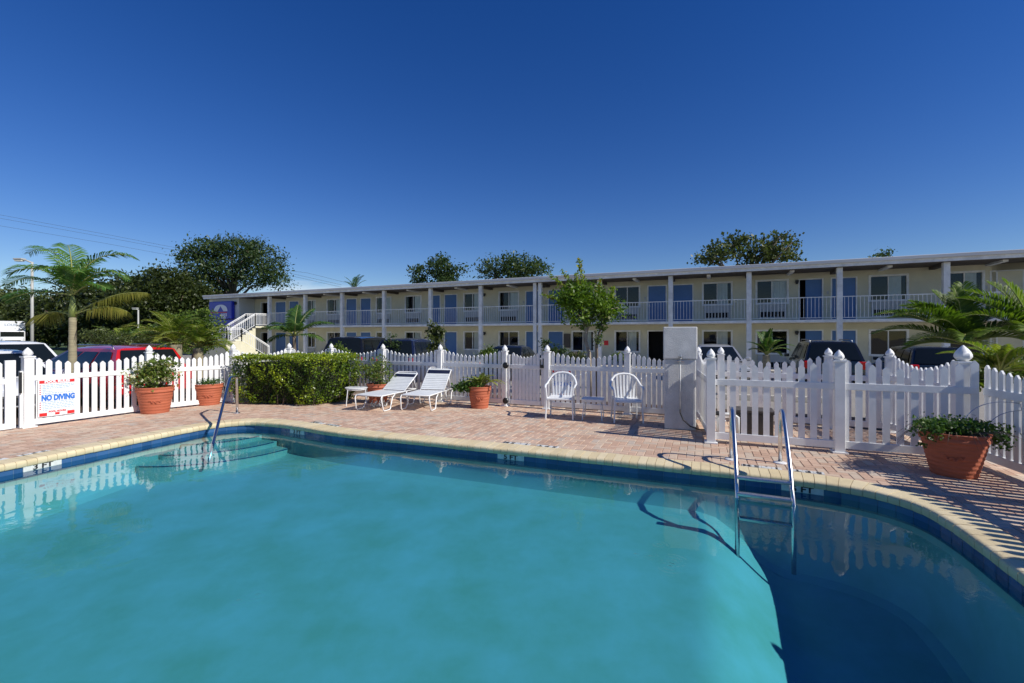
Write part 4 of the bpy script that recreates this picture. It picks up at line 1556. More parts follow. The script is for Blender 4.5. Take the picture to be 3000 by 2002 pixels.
# middle pot with a fern
px, py = xat(1405, 10.25), 10.25
def fern(root):
    lf, rb = MB(), MB()
    for i in range(26):
        az = random.uniform(0, 360)
        el = random.uniform(50, 84)
        L = random.uniform(.30, .52)
        frond(lf, rb, (px + random.uniform(-.05, .05) + .03, py + random.uniform(-.05, .05), .44), math.radians(az), math.radians(el), L, math.radians(random.uniform(70, 120)), .085, 18, .022, tone0=random.uniform(.5, .95), start=.2)
    for (az, L) in ((-12, .62), (8, .52), (-35, .5)):
        frond(lf, rb, (px + .05, py, .45), math.radians(az), math.radians(48), L, math.radians(110), .09, 18, .022, tone0=.95, start=.2)
    lf.build('fronds', palm_y, root); rb.build('stalks', rachis, root, smooth='all')
make_pot('terracotta pot with a bright fern and trailing ivy, left of the middle gate', px, py, .26, .185, .48, [fern,
    cloud('trailing_ivy', 1100, [(px - .34, py - .02, .46, .22, .18, .12), (px - .18, py - .05, .52, .18, .18, .08)], .055, pot_green, .6, cr=.05)], 6)

# right pot
px, py = 5.10, 5.32
def vines(root):
    m = MB()
    for i in range(40):
        a = random.uniform(0, 2 * math.pi)
        L = random.uniform(.38, .60)
        p0 = Vector((px + .15 * math.cos(a), py + .15 * math.sin(a), .47))
        p1 = Vector((px + L * .7 * math.cos(a), py + L * .7 * math.sin(a), .52 + random.uniform(0, .05)))
        p2 = Vector((px + L * math.cos(a), py + L * math.sin(a), .46 + random.uniform(-.16, .06)))
        m.tube([p0, p1, p2], [.003, .0025, .001], 5)
    m.build('stems', bark, root, smooth='all')
    m = MB()
    for (dx, dy, k) in ((.12, .05, .42), (.30, -.05, .34)):
        pts = []
        for i in range(14):
            s = i / 13
            pts.append((px + dx + .02 - .02 * s + .62 * s * s, py + dy - .22 * s * s, .46 + k * math.sin(min(1, s * 1.15) * math.pi / 2) - .06 * s * s * s))
        m.tube(pts, .0045, 6)
    m.build('wire_hoop', steel, root, smooth='all')
make_pot('large dark terracotta pot with a spreading vine in the fence corner, rightmost of the pots', px, py, .315, .20, .50, [vines,
    cloud('foliage', 3000, [(px, py, .56, .36, .34, .085), (px - .28, py, .53, .22, .22, .09), (px + .30, py, .52, .24, .22, .08), (px + .36, py - .12, .42, .10, .14, .12), (px - .34, py - .05, .42, .08, .10, .12)], .034, pot_green, .65, cr=.04)], 8)

# =================================================================== HEDGE
hp = [(-6.60, 10.72), (-5.6, 10.50), (-4.50, 10.30), (-3.98, 10.85), (-3.80, 11.60), (-4.7, 12.15), (-5.85, 12.2)]
hc = (sum(p[0] for p in hp) / 7, sum(p[1] for p in hp) / 7)
root = thing('clipped_hedge', 'dense clipped green hedge in the corner of the pool deck, left of the loungers', 'hedge', (hc[0], hc[1], 0))
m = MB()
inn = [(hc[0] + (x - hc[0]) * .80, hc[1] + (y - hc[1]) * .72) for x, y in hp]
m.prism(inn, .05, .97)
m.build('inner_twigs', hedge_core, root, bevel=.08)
m = MB()
for i in range(24):
    k = random.randrange(7); a, b = hp[k], hp[(k + 1) % 7]; t_ = random.random()
    x = hc[0] + ((a[0] * t_ + b[0] * (1 - t_)) - hc[0]) * random.uniform(.5, .85); y = hc[1] + ((a[1] * t_ + b[1] * (1 - t_)) - hc[1]) * random.uniform(.5, .8)
    m.tube([(x, y, 0), (x + random.uniform(-.05, .05), y, .2), (x + random.uniform(-.1, .1), y + random.uniform(-.1, .1), .5)], [.014, .012, .006], 6)
m.build('stems', bark, root, smooth='all')
pts, tn = [], []
def hpoint(k, t_, z, inset):
    a, b = Vector((*hp[k], 0)), Vector((*hp[(k + 1) % 7], 0))
    p = a.lerp(b, t_)
    c = Vector((hc[0], hc[1], 0))
    return p + (c - p).normalized() * inset + Vector((0, 0, z))
per = [math.dist(hp[k], hp[(k + 1) % 7]) for k in range(7)]
for i in range(17000):
    k = random.choices(range(7), per)[0]
    t_ = random.random()
    z = random.uniform(.04, 1.10)
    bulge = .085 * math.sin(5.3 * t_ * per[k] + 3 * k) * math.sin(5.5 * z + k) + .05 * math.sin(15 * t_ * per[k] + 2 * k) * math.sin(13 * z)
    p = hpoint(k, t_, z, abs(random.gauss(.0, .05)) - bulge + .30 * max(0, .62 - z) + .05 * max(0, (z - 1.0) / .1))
    pts.append(p[:]); tn.append(min(1, max(0, .18 + .45 * random.random() + .25 * max(0, z - .7) + 4 * bulge)))  # leaf tone shades the relief: hollows darker, bulges lighter
hx = [p[0] for p in hp]; hy = [p[1] for p in hp]
c = 0
while c < 11000:
    x, y = random.uniform(min(hx) - .05, max(hx) + .05), random.uniform(min(hy) - .05, max(hy) + .05)
    if pt_in(hp, x, y):
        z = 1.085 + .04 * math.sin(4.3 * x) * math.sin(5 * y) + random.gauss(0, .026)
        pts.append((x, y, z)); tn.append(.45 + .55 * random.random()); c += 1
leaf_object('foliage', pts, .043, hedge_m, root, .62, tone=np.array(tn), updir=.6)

# =================================================================== MOTEL BUILDING
bl = thing('motel_building', 'long two storey cream motel block with white columns, balconies and blue doors', 'building', tuple(P(0, 0, -.2)))
aL, aR = A(603, 0.3), 9.0
Z0, ZF, ZT = -.20, 2.38, 4.84
cols_px = [790, 895, 1003, 1126, 1262, 1409, 1568, 1583, 1757, 1965, 2194, 2459, 2771]
colA = [A(p, 0) for p in cols_px] + [3.95, 7.9]
aBlock = A(700, 0)
BW = -1.5
RZU = math.atan2(U.y, U.x)
def ubox(mb, a0, a1, b0, b1, z0, z1, tone=.5):
    c = P((a0 + a1) / 2, (b0 + b1) / 2, (z0 + z1) / 2)
    mb.box(c, (abs(a1 - a0), abs(b1 - b0), z1 - z0), RZU, tone)
# openings: (kind, px0, px1) measured on the wall plane
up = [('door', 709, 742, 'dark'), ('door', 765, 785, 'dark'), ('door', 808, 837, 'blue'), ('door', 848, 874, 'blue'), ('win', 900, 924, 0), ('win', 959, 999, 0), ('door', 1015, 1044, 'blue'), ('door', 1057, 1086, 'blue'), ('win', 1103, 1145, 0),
      ('win', 1188, 1233, 0), ('door', 1259, 1289, 'blue'), ('door', 1303, 1338, 'blue'), ('win', 1360, 1409, 0), ('win', 1463, 1519, 0), ('door', 1541, 1578, 'blue'), ('door', 1607, 1649, 'blue'), ('win', 1677, 1739, 0), ('win', 1803, 1873, 1),
      ('door', 1899, 1951, 'blue'), ('door', 1972, 2029, 'blue'), ('win', 2060, 2143, 0), ('win', 2217, 2307, 0), ('door', 2342, 2409, 'open'), ('door', 2437, 2508, 'blue'), ('win', 2549, 2658, 0), ('win', 2772, 2880, 0), ('door', 2922, 3014, 'blue')]
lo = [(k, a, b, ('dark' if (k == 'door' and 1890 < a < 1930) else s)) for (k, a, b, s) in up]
extra = [('door', 2.1, 3.15, 'blue'), ('win', 4.3, 6.0, 0)]
wall = MB()
def floor_wall(ops, z0, z1, dtop, wz0, wz1):
    cur = aL
    # end block fills from aL to aBlock
    for (kind, a0, a1, s) in ops:
        ubox(wall, cur, a0, BW - .2, BW, z0, z1)
        top = dtop if kind == 'door' else wz1
        bot = z0 if kind == 'door' else wz0
        ubox(wall, a0, a1, BW - .2, BW, top, z1)
        if kind == 'win': ubox(wall, a0, a1, BW - .2, BW, z0, bot)
        cur = a1
    ubox(wall, cur, aR, BW - .2, BW, z0, z1)
def conv(ops):
    return [(k, A(p0, BW), A(p1, BW), s) for (k, p0, p1, s) in ops] + [(k, a, b, s) for (k, a, b, s) in extra]
upA, loA = conv(up), conv(lo)
DU, DL = 4.50, 1.86
WU, WL = (3.33, 4.52), (.66, 1.86)
floor_wall(upA, ZF, ZT, DU, *WU)
floor_wall(loA, Z0, ZF - .14, DL, *WL)
ubox(wall, aL, aR, -10, -9.8, Z0, ZT)
ubox(wall, aR, aR + .2, -10, BW, Z0, ZT)
wall.build('wall', stucco_c, bl)
eb = MB()
ubox(eb, aL, aBlock, BW + .01, -.01, Z0, ZT - .0)
ubox(eb, aL - .01, aL + .2, -10, BW, Z0, ZT)
eb.build('end_wall', stucco_e, bl)
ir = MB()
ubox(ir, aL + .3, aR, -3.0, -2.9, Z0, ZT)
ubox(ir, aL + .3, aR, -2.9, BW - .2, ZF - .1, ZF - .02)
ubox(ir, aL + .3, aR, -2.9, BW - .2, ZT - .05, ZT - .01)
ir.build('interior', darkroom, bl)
rf_ = MB()
ubox(rf_, aL - .25, aR + .4, -10.3, .32, ZT + .05, ZT + .26)
rf_.build('roof', fascia, bl, bevel=.01)
g = MB()
ubox(g, aL - .28, aR + .45, .325, .44, ZT + .17, ZT + .335)
g.build('gutter', fascia, bl, bevel=.02)
g = MB()
ubox(g, aL - .28, aR + .45, .322, .35, ZT + .01, ZT + .168)
g.build('fascia_board', trim, bl)
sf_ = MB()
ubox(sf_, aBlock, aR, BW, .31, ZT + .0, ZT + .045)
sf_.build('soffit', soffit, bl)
bm = MB()
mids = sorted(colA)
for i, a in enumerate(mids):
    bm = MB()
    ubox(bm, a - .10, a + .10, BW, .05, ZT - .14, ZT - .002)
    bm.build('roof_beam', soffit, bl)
    if i + 1 < len(mids) and mids[i + 1] - a > 2:
        m_ = (a + mids[i + 1]) / 2
        bm = MB()
        ubox(bm, m_ - .09, m_ + .09, BW, -.05, ZT - .09, ZT - .002)
        bm.build('roof_beam', trim, bl)
sl = MB()
ubox(sl, aBlock - 0.0, aR, BW + .003, .10, ZF - .135, ZF)
sl.build('balcony_slab', trim, bl, bevel=.01)
wk_ = MB()
for a in colA:
    w = .115 if a not in (A(1568, 0), A(1583, 0)) else .10
    cm = MB()
    ubox(cm, a - w, a + w, -.115, .125, Z0, ZT + .0)
    cm.build('column', trim, bl, bevel=.008)
cA = sorted(colA)
spans = [(aBlock, cA[0] - 99)] + list(zip(cA, cA[1:]))
for (a0, a1) in spans:
    if a1 - a0 < 1.2: continue
    rm = MB()
    L = a1 - a0
    ubox(rm, a0 + .1, a1 - .1, .02, .06, ZF + 1.06, ZF + 1.10)
    ubox(rm, a0 + .1, a1 - .1, .02, .05, ZF + .07, ZF + .10)
    nb = int(L / .155)
    for i in range(1, nb):
        a = a0 + .05 + (L - .1) * i / nb
        ubox(rm, a - .009, a + .009, .03, .048, ZF + .10, ZF + 1.06)
    rm.build('balcony_railing', trim, bl)
# slab and railing continue in front of the dark recess by the stairs
def window(a0, a1, z0, z1, bare, ac=True):
    w = MB()
    fw = .065
    b0, b1 = BW - .07, BW + .025
    ubox(w, a0 - fw, a0 + .03, b0, b1, z0 - fw, z1 + fw)
    ubox(w, a1 - .03, a1 + fw, b0, b1, z0 - fw, z1 + fw)
    ubox(w, a0 + .03, a1 - .03, b0, b1, z1 - .03, z1 + fw)
    ubox(w, a0 + .03, a1 - .03, b0, b1 + .02, z0 - fw, z0 + .03)
    mm = (a0 + a1) / 2
    ubox(w, mm - .022, mm + .022, b0 + .01, b1 - .03, z0 + .03, z1 - .03)
    wo2 = w.build('window', trim, bl)
    p = MB()
    p.quad(P(a0, BW - .05, z0), P(a1, BW - .05, z0), P(a1, BW - .05, z1), P(a0, BW - .05, z1))
    p.build('pane', glass, wo2)
    if not bare:
        c = MB()
        n = 30
        s0 = mm + .03 if not bare else a0
        s1 = a1 - .02 - random.choice((0, 0, .12)) * (a1 - a0)
        V0 = None
        for i in range(n + 1):
            a = s0 + (s1 - s0) * i / n
            b = BW - .16 + .03 * math.sin(i * 1.9) + .01 * math.sin(i * .7)
            q = (c.v(P(a, b, z0 - .05)), c.v(P(a, b, z1 + .05)))
            if V0: c.f((V0[0], q[0], q[1], V0[1]))
            V0 = q
        c.build('curtain', curtain, wo2, smooth='all')
    if ac:
        m = MB()
        ca0, ca1 = a0 + .05, a1 - .05
        base = z0 - .78
        ubox(m, ca0, ca1, BW, BW + .05, base - .05, z0 - .075)
        aco = m.build('air_conditioner', acm, bl, bevel=.004)
        m = MB()
        ubox(m, ca0 + .10, ca1 - .10, BW + .05, BW + .056, base + .04, base + .32)
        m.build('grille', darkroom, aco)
        m = MB()
        k = 7
        for i in range(1, k):
            a = ca0 + .1 + (ca1 - ca0 - .2) * i / k
            ubox(m, a - .012, a + .012, BW + .057, BW + .066, base + .04, base + .32)
        m.build('grille_bars', acm, aco)
def door(a0, a1, z0, z1, st):
    m = MB()
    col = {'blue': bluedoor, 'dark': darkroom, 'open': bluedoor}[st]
    if st == 'open':
        q0, q1 = a0 + (a1 - a0) * .28, a1 - .01
        ubox(m, q0, q1, BW - .09, BW - .05, z0, z1)
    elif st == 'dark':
        ubox(m, a0 + .01, a1 - .01, BW - .9, BW - .86, z0, z1)  # near-black sheet set back: painted gloom of an open doorway
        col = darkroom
    else:
        ubox(m, a0 + .01, a1 - .01, BW - .07, BW - .03, z0, z1)
        for zz in ((z0 + .18, z0 + .92), (z0 + 1.08, z1 - .18)):
            pass
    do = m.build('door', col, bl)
    m = MB()
    fw = .05
    ubox(m, a0 - fw, a0 + .012, BW - .08, BW + .015, z0, z1 + fw)
    ubox(m, a1 - .012, a1 + fw, BW - .08, BW + .015, z0, z1 + fw)
    ubox(m, a0 + .012, a1 - .012, BW - .08, BW + .015, z1 - .01, z1 + fw)
    m.build('door_frame', trim, do)
    if st == 'blue':
        m = MB()
        m.tube([P(a0 + .10, BW - .03, z0 + .98), P(a0 + .10, BW + .03, z0 + .98)], .022, 8)
        m.build('handle', steel, do, smooth=True)
        m = MB()
        ubox(m, a0 - .22, a0 - .12, BW + .001, BW + .012, z0 + 1.35, z0 + 1.50)
        m.build('number_plate', acm, do)
for (k, a0, a1, s) in upA:
    if k == 'win': window(a0, a1, WU[0], WU[1], s)
    else: door(a0, a1, ZF, DU, s)
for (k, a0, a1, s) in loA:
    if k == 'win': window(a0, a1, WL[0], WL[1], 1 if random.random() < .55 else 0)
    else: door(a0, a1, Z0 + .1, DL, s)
def wl_(px, z):
    a = A(px, BW)
    m = MB()
    m.box(P(a, BW + .06, z), (.16, .12, .14), RZU)
    m.box(P(a, BW + .07, z - .10), (.10, .09, .08), RZU)
    m.build('wall_light', black, bl, bevel=.01)
for px_ in (2334, 1420):
    wl_(px_, 4.42); wl_(px_, 1.78)
m = MB(); q = P(A(692, 0), .07, 4.40); m.box(q, (.15, .12, .26), RZU); m.build('wall_light', black, bl, bevel=.01)
m = MB(); a = A(1662, BW); ubox(m, a - .20, a + .20, BW + .001, BW + .12, .85, 1.72); m.build('meter_box', cabinet, bl, bevel=.01)
m = MB(); a = A(1771, 0); ubox(m, a - .01, a + .22, -.05, .10, 1.05, 1.32); m.build('fire_box', signred, bl, bevel=.01)

# =================================================================== BLUE SIGN
sA0, sA1 = A(613, .3), A(679, .3)
t = thing('motel_sign', 'deep blue box sign with a white arch logo on the end wall of the motel', 'sign', tuple(P((sA0 + sA1) / 2, .15, 2.0)))
m = MB(); ubox(m, sA0, sA1, .01, .34, 3.05, 4.58); m.build('sign_box', signblue, t, bevel=.06)
m = MB(); ubox(m, sA0 + .55, sA1 + .25, .01, .30, 2.02, 2.98); m.build('lower_box', signblue, t, bevel=.04)
sc_ = (sA0 + sA1) / 2
nn = N; rr_ = U
m = MB()
arc = []
cw_ = (sA1 - sA0) * .30
C0 = P(sc_ + .10, .348, 3.72)
outerp, innerp = [], []
for i in range(25):
    a = math.pi * i / 24
    outerp.append(C0 + rr_ * (-math.cos(a) * cw_) + Vector((0, 0, math.sin(a) ** .8 * .58)))
base = [C0 + rr_ * (cw_ * x) + Vector((0, 0, z)) for x, z in ((1, 0), (.42, 0), (.14, .30), (0, .44), (-.14, .30), (-.42, 0), (-1, 0))]
poly = [m.v(p) for p in outerp + base[1:-1]]
pl_ = [Vector(((p - C0).dot(rr_), p.z, 0)) for p in outerp + base[1:-1]]
for tri in tessellate_polygon([pl_]): m.f([poly[i] for i in tri])
m.build('arch_logo', signwhite, t)
m = MB()
m.quad(P(sA0 + .25, .347, 3.58), P(sA1 - .55, .347, 3.58), P(sA1 - .55, .347, 3.66), P(sA0 + .25, .347, 3.66)); m.build('red_line', signred, t)
text_mesh('lettering', 'BEST', .36, signwhite, t, P(sc_ + .55, .349, 3.36), U * 1.05, (0, 0, 1), bold=.012)
text_mesh('lettering', 'VALUE INN', .22, signwhite, t, P(sc_ + .25, .349, 3.14), U, (0, 0, 1), bold=.006)

# =================================================================== OUTDOOR STAIRCASE
st_ = thing('outdoor_staircase', 'cream stucco switchback staircase with white railings at the far left end of the motel', 'staircase', tuple(P(-43, 2.5, -.2)))
SA0, SAm, SA1 = -44.2, -43.0, -41.8
ZL = 1.17
m = MB()
ubox(m, SA0, SAm, .10, 1.3, ZF - .15, ZF - .003)
ubox(m, SA0, SA1, 3.3, 4.5, -.25, ZL)          # landing block
def side_poly(mb, a0, a1, pts):
    A0 = [mb.v(P(a0, b, z)) for b, z in pts]
    A1 = [mb.v(P(a1, b, z)) for b, z in pts]
    mb.f(A0); mb.f(A1[::-1])
    for i in range(len(pts)):
        mb.f((A0[i], A1[i], A1[(i + 1) % len(pts)], A0[(i + 1) % len(pts)]))
# upper flight: from platform (b=1.3,z=ZF) out to landing (b=3.3,z=ZL)
nst = 7
pts = [(1.3, -.25), (1.3, ZF - .003)]
for i in range(nst):
    b = 1.3 + (2.0) * i / nst
    z = ZF - (ZF - ZL) * (i + 1) / (nst)
    pts += [(b + .0, z), (1.3 + 2.0 * (i + 1) / nst, z)]
pts += [(3.3, -.25)]
side_poly(m, SA0, SAm - .002, pts)
# lower flight: from landing (b=3.3) back in to the ground at b=1.0
nst = 7
pts = [(3.3, -.25)]
for i in range(nst):
    b1 = 3.3 - 2.3 * i / nst; b2 = 3.3 - 2.3 * (i + 1) / nst
    z = ZL - (ZL + .2) * (i + 1) / (nst + 0)
    pts += [(b1, max(z, -.19)), (b2, max(z, -.19))]
pts += [(1.0, -.25)]
side_poly(m, SAm, SA1, pts)
m.build('stucco_stair_body', stucco_c, st_)
tr_ = MB()
for i in range(7):
    b = 1.3 + 2.0 * i / 7; z = ZF - (ZF - ZL) * (i + 1) / 7
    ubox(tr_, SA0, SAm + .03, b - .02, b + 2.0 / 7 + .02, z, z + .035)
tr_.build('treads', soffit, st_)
def rail_run(p0, p1, nbal, posts=True):
    m = MB()
    top0, top1 = p0 + Vector((0, 0, 1.0)), p1 + Vector((0, 0, 1.0))
    m.bar(top0, top1, .05, .05)
    m.bar(p0 + Vector((0, 0, .90)), p1 + Vector((0, 0, .90)), .03, .03)
    m.bar(p0 + Vector((0, 0, .10)), p1 + Vector((0, 0, .10)), .03, .03)
    for i in range(nbal + 1):
        q = p0.lerp(p1, i / nbal)
        w = .06 if i in (0, nbal) else .022
        m.bar(q + Vector((0, 0, 0 if i in (0, nbal) else .1)), q + Vector((0, 0, 1.0)), w, w)
    m.build('stair_railing', vinyl, st_)
rail_run(P(SA0 + .04, 1.3, ZF), P(SA0 + .04, 3.3, ZL), 12)
rail_run(P(SAm - .03, 1.3, ZF), P(SAm - .03, 3.3, ZL), 12)
rail_run(P(SA0 + .04, .1, ZF), P(SA0 + .04, 1.3, ZF), 8)
rail_run(P(SAm - .03, 1.3, ZF), P(SAm - .03, .12, ZF), 10)
rail_run(P(SA0 + .04, 3.3, ZL), P(SA0 + .04, 4.46, ZL), 8)
rail_run(P(SA0 + .04, 4.46, ZL), P(SA1 - .04, 4.46, ZL), 15)
rail_run(P(SA1 - .04, 4.46, ZL), P(SA1 - .04, 3.3, ZL), 8)
rail_run(P(SA1 - .04, 3.3, ZL), P(SA1 - .04, 1.0, -.2), 13)

# =================================================================== YELLOW KERB, WHEEL STOPS
m = MB()
a0, a1 = A(1855, 1.4), A(1945, 1.4)
ubox(m, a0, a1, 1.32, 1.50, -.2, -.06)
ko = m.build('yellow_kerb', yellow, None, bevel=.01)
tag(ko, 'yellow painted kerb in front of the motel, seen through the fence left of the pillar', 'kerb')
for i, (px0, px1, lab) in enumerate(((2150, 2330, 'long pale concrete wheel stop seen low through the front fence'),)):
    q0 = Vector((*gp(2120, 1170, -.2), 0)); q1 = Vector((*gp(2440, 1182, -.2), 0))
    m = MB()
    m.box(((q0.x + q1.x) / 2, (q0.y + q1.y) / 2, -.12), ((q1 - q0).length, .18, .16), math.atan2(q1.y - q0.y, q1.x - q0.x))
    o = m.build('wheel_stop', concrete, None, bevel=.02)
    tag(o, lab, 'wheel stop')

# =================================================================== VEHICLES
def make_car(name, label, x, y, heading, paint, L=4.6, Wd=1.82, H=1.70, kind='suv', group='cars parked outside the pool fence', z=-.2, rails=False, raked=False):
    """local +x is the front"""
    root = thing(name, label, 'car', (x, y, z), heading, group)
    Mx = WM[root.name]
    hl, hw = L / 2, Wd / 2
    belt = {'suv': .98, 'sedan': .92}[kind] * (H / (1.70 if kind == 'suv' else 1.45))
    belt = .60 * H
    if kind == 'suv':
        st = [(-hl, .42, belt * .62, .78), (-hl + .06, .32, belt * .97, .92), (-hl + .5, .24, belt, 1), (0, .22, belt, 1), (hl - 1.45, .22, belt * .99, 1), (hl - .9, .24, belt * .93, .98), (hl - .25, .28, belt * .86, .93), (hl - .03, .34, belt * .70, .82), (hl, .42, belt * .6, .76)]
        gh = [(-hl + .10, -hl + .42), (hl - 1.25, hl - 1.95)]
    else:
        st = [(-hl, .42, belt * .66, .76), (-hl + .06, .32, belt * .96, .88), (-hl + .8, .24, belt * 1.02, .98), (0, .20, belt, 1), (hl - 1.4, .20, belt * .98, 1), (hl - .8, .22, belt * .90, .97), (hl - .2, .26, belt * .80, .90), (hl - .03, .32, belt * .66, .80), (hl, .42, belt * .58, .74)]
        gh = [(-hl + .55, -hl + 1.25), (hl - 1.15, hl - 2.0)]
    if raked: gh[1] = (hl - .75, hl - 2.25)
    b = MB(); b.M = Mx
    rings = []
    for (sx, zb, zt, wf) in st:
        w = hw * wf
        sec = [(-w * .90, zb), (-w * .985, zb + .10), (-w, (zb + zt) * .5), (-w * .985, zt - .09), (-w * .92, zt - .015), (-w * .5, zt + .022), (0, zt + .03)]
        sec += [(-a, c) for a, c in sec[-2::-1]]
        rings.append([b.v((sx, a, c)) for a, c in sec])
    for r0, r1 in zip(rings, rings[1:]):
        n = len(r0)
        for k in range(n):
            b.f((r0[k], r1[k], r1[(k + 1) % n], r0[(k + 1) % n]))
    b.f(rings[0]); b.f(rings[-1][::-1])
    b.build('body', paint, root, smooth=True)
    # greenhouse
    (r0, r1), (f0, f1) = gh
    wb, wt = hw * .90, hw * .70
    zb, zt = belt - .01, H - .03
    g = MB(); g.M = Mx
    K = 8
    xs0 = [r0 + (f0 - r0) * i / K for i in range(K + 1)]
    xs1 = [r1 + (f1 - r1) * i / K for i in range(K + 1)]
    rows = []
    for i in range(K + 1):
        u = 2 * i / K - 1
        crown = .045 * (1 - u * u)
        row = [(xs0[i], -wb, zb), (xs0[i] * .35 + xs1[i] * .65, -(wb * .35 + wt * .65) - .015, zb + (zt - zb) * .62), (xs1[i], -wt, zt - .02 + crown * .5), (xs1[i] * .98, -wt * .8, zt + .012 + crown), (xs1[i] * .97, 0, zt + .03 + crown)]
        row += [(a, -c, d) for a, c, d in row[-2::-1]]
        rows.append([g.v(p) for p in row])
    for a_, b_ in zip(rows, rows[1:]):
        for k in range(len(a_) - 1):
            g.f((a_[k], b_[k], b_[k + 1], a_[k + 1]))
    g.f(rows[0]); g.f(rows[-1][::-1])
    g.build('cabin', paint, root, smooth=True)
    def side_pt(fx, fz, sy, off=.012):
        xa = r0 + (f0 - r0) * fx; xb = r1 + (f1 - r1) * fx
        xx = xa * (1 - fz) + xb * fz
        ww = wb * (1 - fz) + wt * fz + .015 * math.sin(math.pi * fz) + off
        return (xx, sy * ww, zb + (zt - .02 - zb) * fz)
    for sy in (-1, 1):
        spans_ = ((.07, .30), (.33, .60), (.63, .93)) if kind == 'suv' else ((.12, .22), (.25, .55), (.58, .92))
        for (a0, a1) in spans_:
            w = MB(); w.M = Mx
            f = .10; q = .90
            grid = [[w.v(side_pt(a0 + (a1 - a0) * i / 4, f + (q - f) * j / 4, sy)) for j in range(5)] for i in range(5)]
            for i in range(4):
                for j in range(4):
                    w.f((grid[i][j], grid[i + 1][j], grid[i + 1][j + 1], grid[i][j + 1]))
            w.build('side_window', carglass, root, smooth='all')
    for nm, (x0, x1), s in (('windshield', (f0, f1), 1), ('rear_window', (r0, r1), -1)):
        w = MB(); w.M = Mx
        grid = []
        for i in range(7):
            v = -1 + 2 * i / 6
            row = []
            for j in range(5):
                fz = .07 + .88 * j / 4
                xx = x0 * (1 - fz) + x1 * fz + s * (.015 + .03 * (1 - v * v))
                ww = (wb * (1 - fz) + wt * fz) * .90
                row.append(w.v((xx, v * ww, zb + (zt - zb) * fz)))
            grid.append(row)
        for i in range(6):
            for j in range(4):
                w.f((grid[i][j], grid[i + 1][j], grid[i + 1][j + 1], grid[i][j + 1]))
        w.build(nm, carglass, root, smooth='all')
    R90 = Matrix.Rotation(math.radians(90), 4, 'X')
    for sx in (-hl + .85, hl - .88):
        for sy in (-1, 1):
            w = MB(); w.M = Mx @ Matrix.Translation((sx, sy * (hw - .10), .34)) @ R90
            w.lathe([(.22, -.115), (.33, -.105), (.345, -.06), (.345, .06), (.33, .105), (.22, .115)], (0, 0, 0), 24)
            wo_2 = w.build('wheel', rubber, root, smooth=True)
            w = MB(); w.M = Mx @ Matrix.Translation((sx, sy * (hw - .10), .34)) @ R90
            w.lathe([(.04, -.118), (.20, -.110), (.21, 0), (.20, .110), (.04, .118)], (0, 0, 0), 16)
            w.build('rim', chrome, wo_2, smooth=True)
    for sy in (-1, 1):
        m = MB(); m.M = Mx; m.box((hl - .09, sy * hw * .66, belt * .70), (.14, hw * .36, .14)); m.build('headlight', lightlens, root, bevel=.03)
        m = MB(); m.M = Mx
        m.box((-hl + .06, sy * hw * .80, belt * .84 if kind == 'suv' else belt * .80), (.12, hw * .26, .26 if kind == 'suv' else .16)); m.build('tail_light', redlens, root, bevel=.03)
        m = MB(); m.M = Mx; m.box((f0 - .22, sy * (hw + .08), belt + .06), (.10, .18, .13)); m.build('wing_mirror', paint, root, bevel=.03)
    m = MB(); m.M = Mx; m.box((-hl - .01, 0, .48), (.10, Wd * .86, .20)); m.build('bumper', paint, root, bevel=.04)
    m = MB(); m.M = Mx; m.box((hl - .01, 0, .46), (.08, Wd * .80, .20)); m.build('front_grille', black, root, bevel=.04)
    if rails:
        for sy in (-1, 1):
            m = MB(); m.M = Mx
            m.tube([(r1 + .25, sy * wt * .93, zt), (r1 + .35, sy * wt * .93, zt + .09), (f1 - .3, sy * wt * .93, zt + .09), (f1 - .2, sy * wt * .93, zt)], .016, 6); m.build('roof_rail', chrome, root, smooth='all')
    return root

hIn = math.atan2(-N.y, -N.x)       # nose towards the motel
hU = math.atan2(U.y, U.x); hUl = hU + math.pi
def cpos(px, D): return xat(px, D), D
make_car('parked_car', 'black estate car parked nose-in behind the hedge, leftmost of the cars at the motel', *cpos(1075, 19.6), hIn + .30, paint_black, 4.6, 1.85, 1.74)
make_car('parked_car', 'dark navy car parked nose-in behind the middle of the back fence', *cpos(1210, 19.4), hIn + .30, paint_navy, 4.5, 1.8, 1.66)
make_car('parked_car', 'low black car parked behind the middle gate', *cpos(1508, 20.0), hIn + .1, paint_black, 4.4, 1.75, 1.36, 'sedan')
make_car('parked_car', 'silver car parked behind the stucco pillar, its windscreen just above the pickets', *cpos(2095, 18.5), hIn + math.pi + .2, paint_silver, 4.5, 1.8, 1.42, 'sedan')
make_car('parked_car', 'large black sport utility vehicle parked at the motel behind the front fence', *cpos(2405, 17.6), hIn, paint_black, 4.7, 1.9, 1.60, rails=True)
make_car('parked_car', 'black car parked behind the big palm on the right', *cpos(2685, 16.9), hIn, paint_black, 4.6, 1.85, 1.42)
make_car('parked_car', 'bright red estate car parked behind the sign fence', *cpos(305, 12.7), hUl, paint_red, 4.9, 1.85, 1.50, rails=True, raked=True)
make_car('parked_car', 'white sport utility vehicle with dark glass, farther of two white cars at the left', *cpos(30, 14.3), hU, paint_white, 4.8, 1.85, 1.60, 'suv')
make_car('parked_car', 'white sedan right behind the small gate at the left edge', *cpos(-35, 10.7), hU, paint_white, 4.5, 1.8, 1.44, 'sedan')

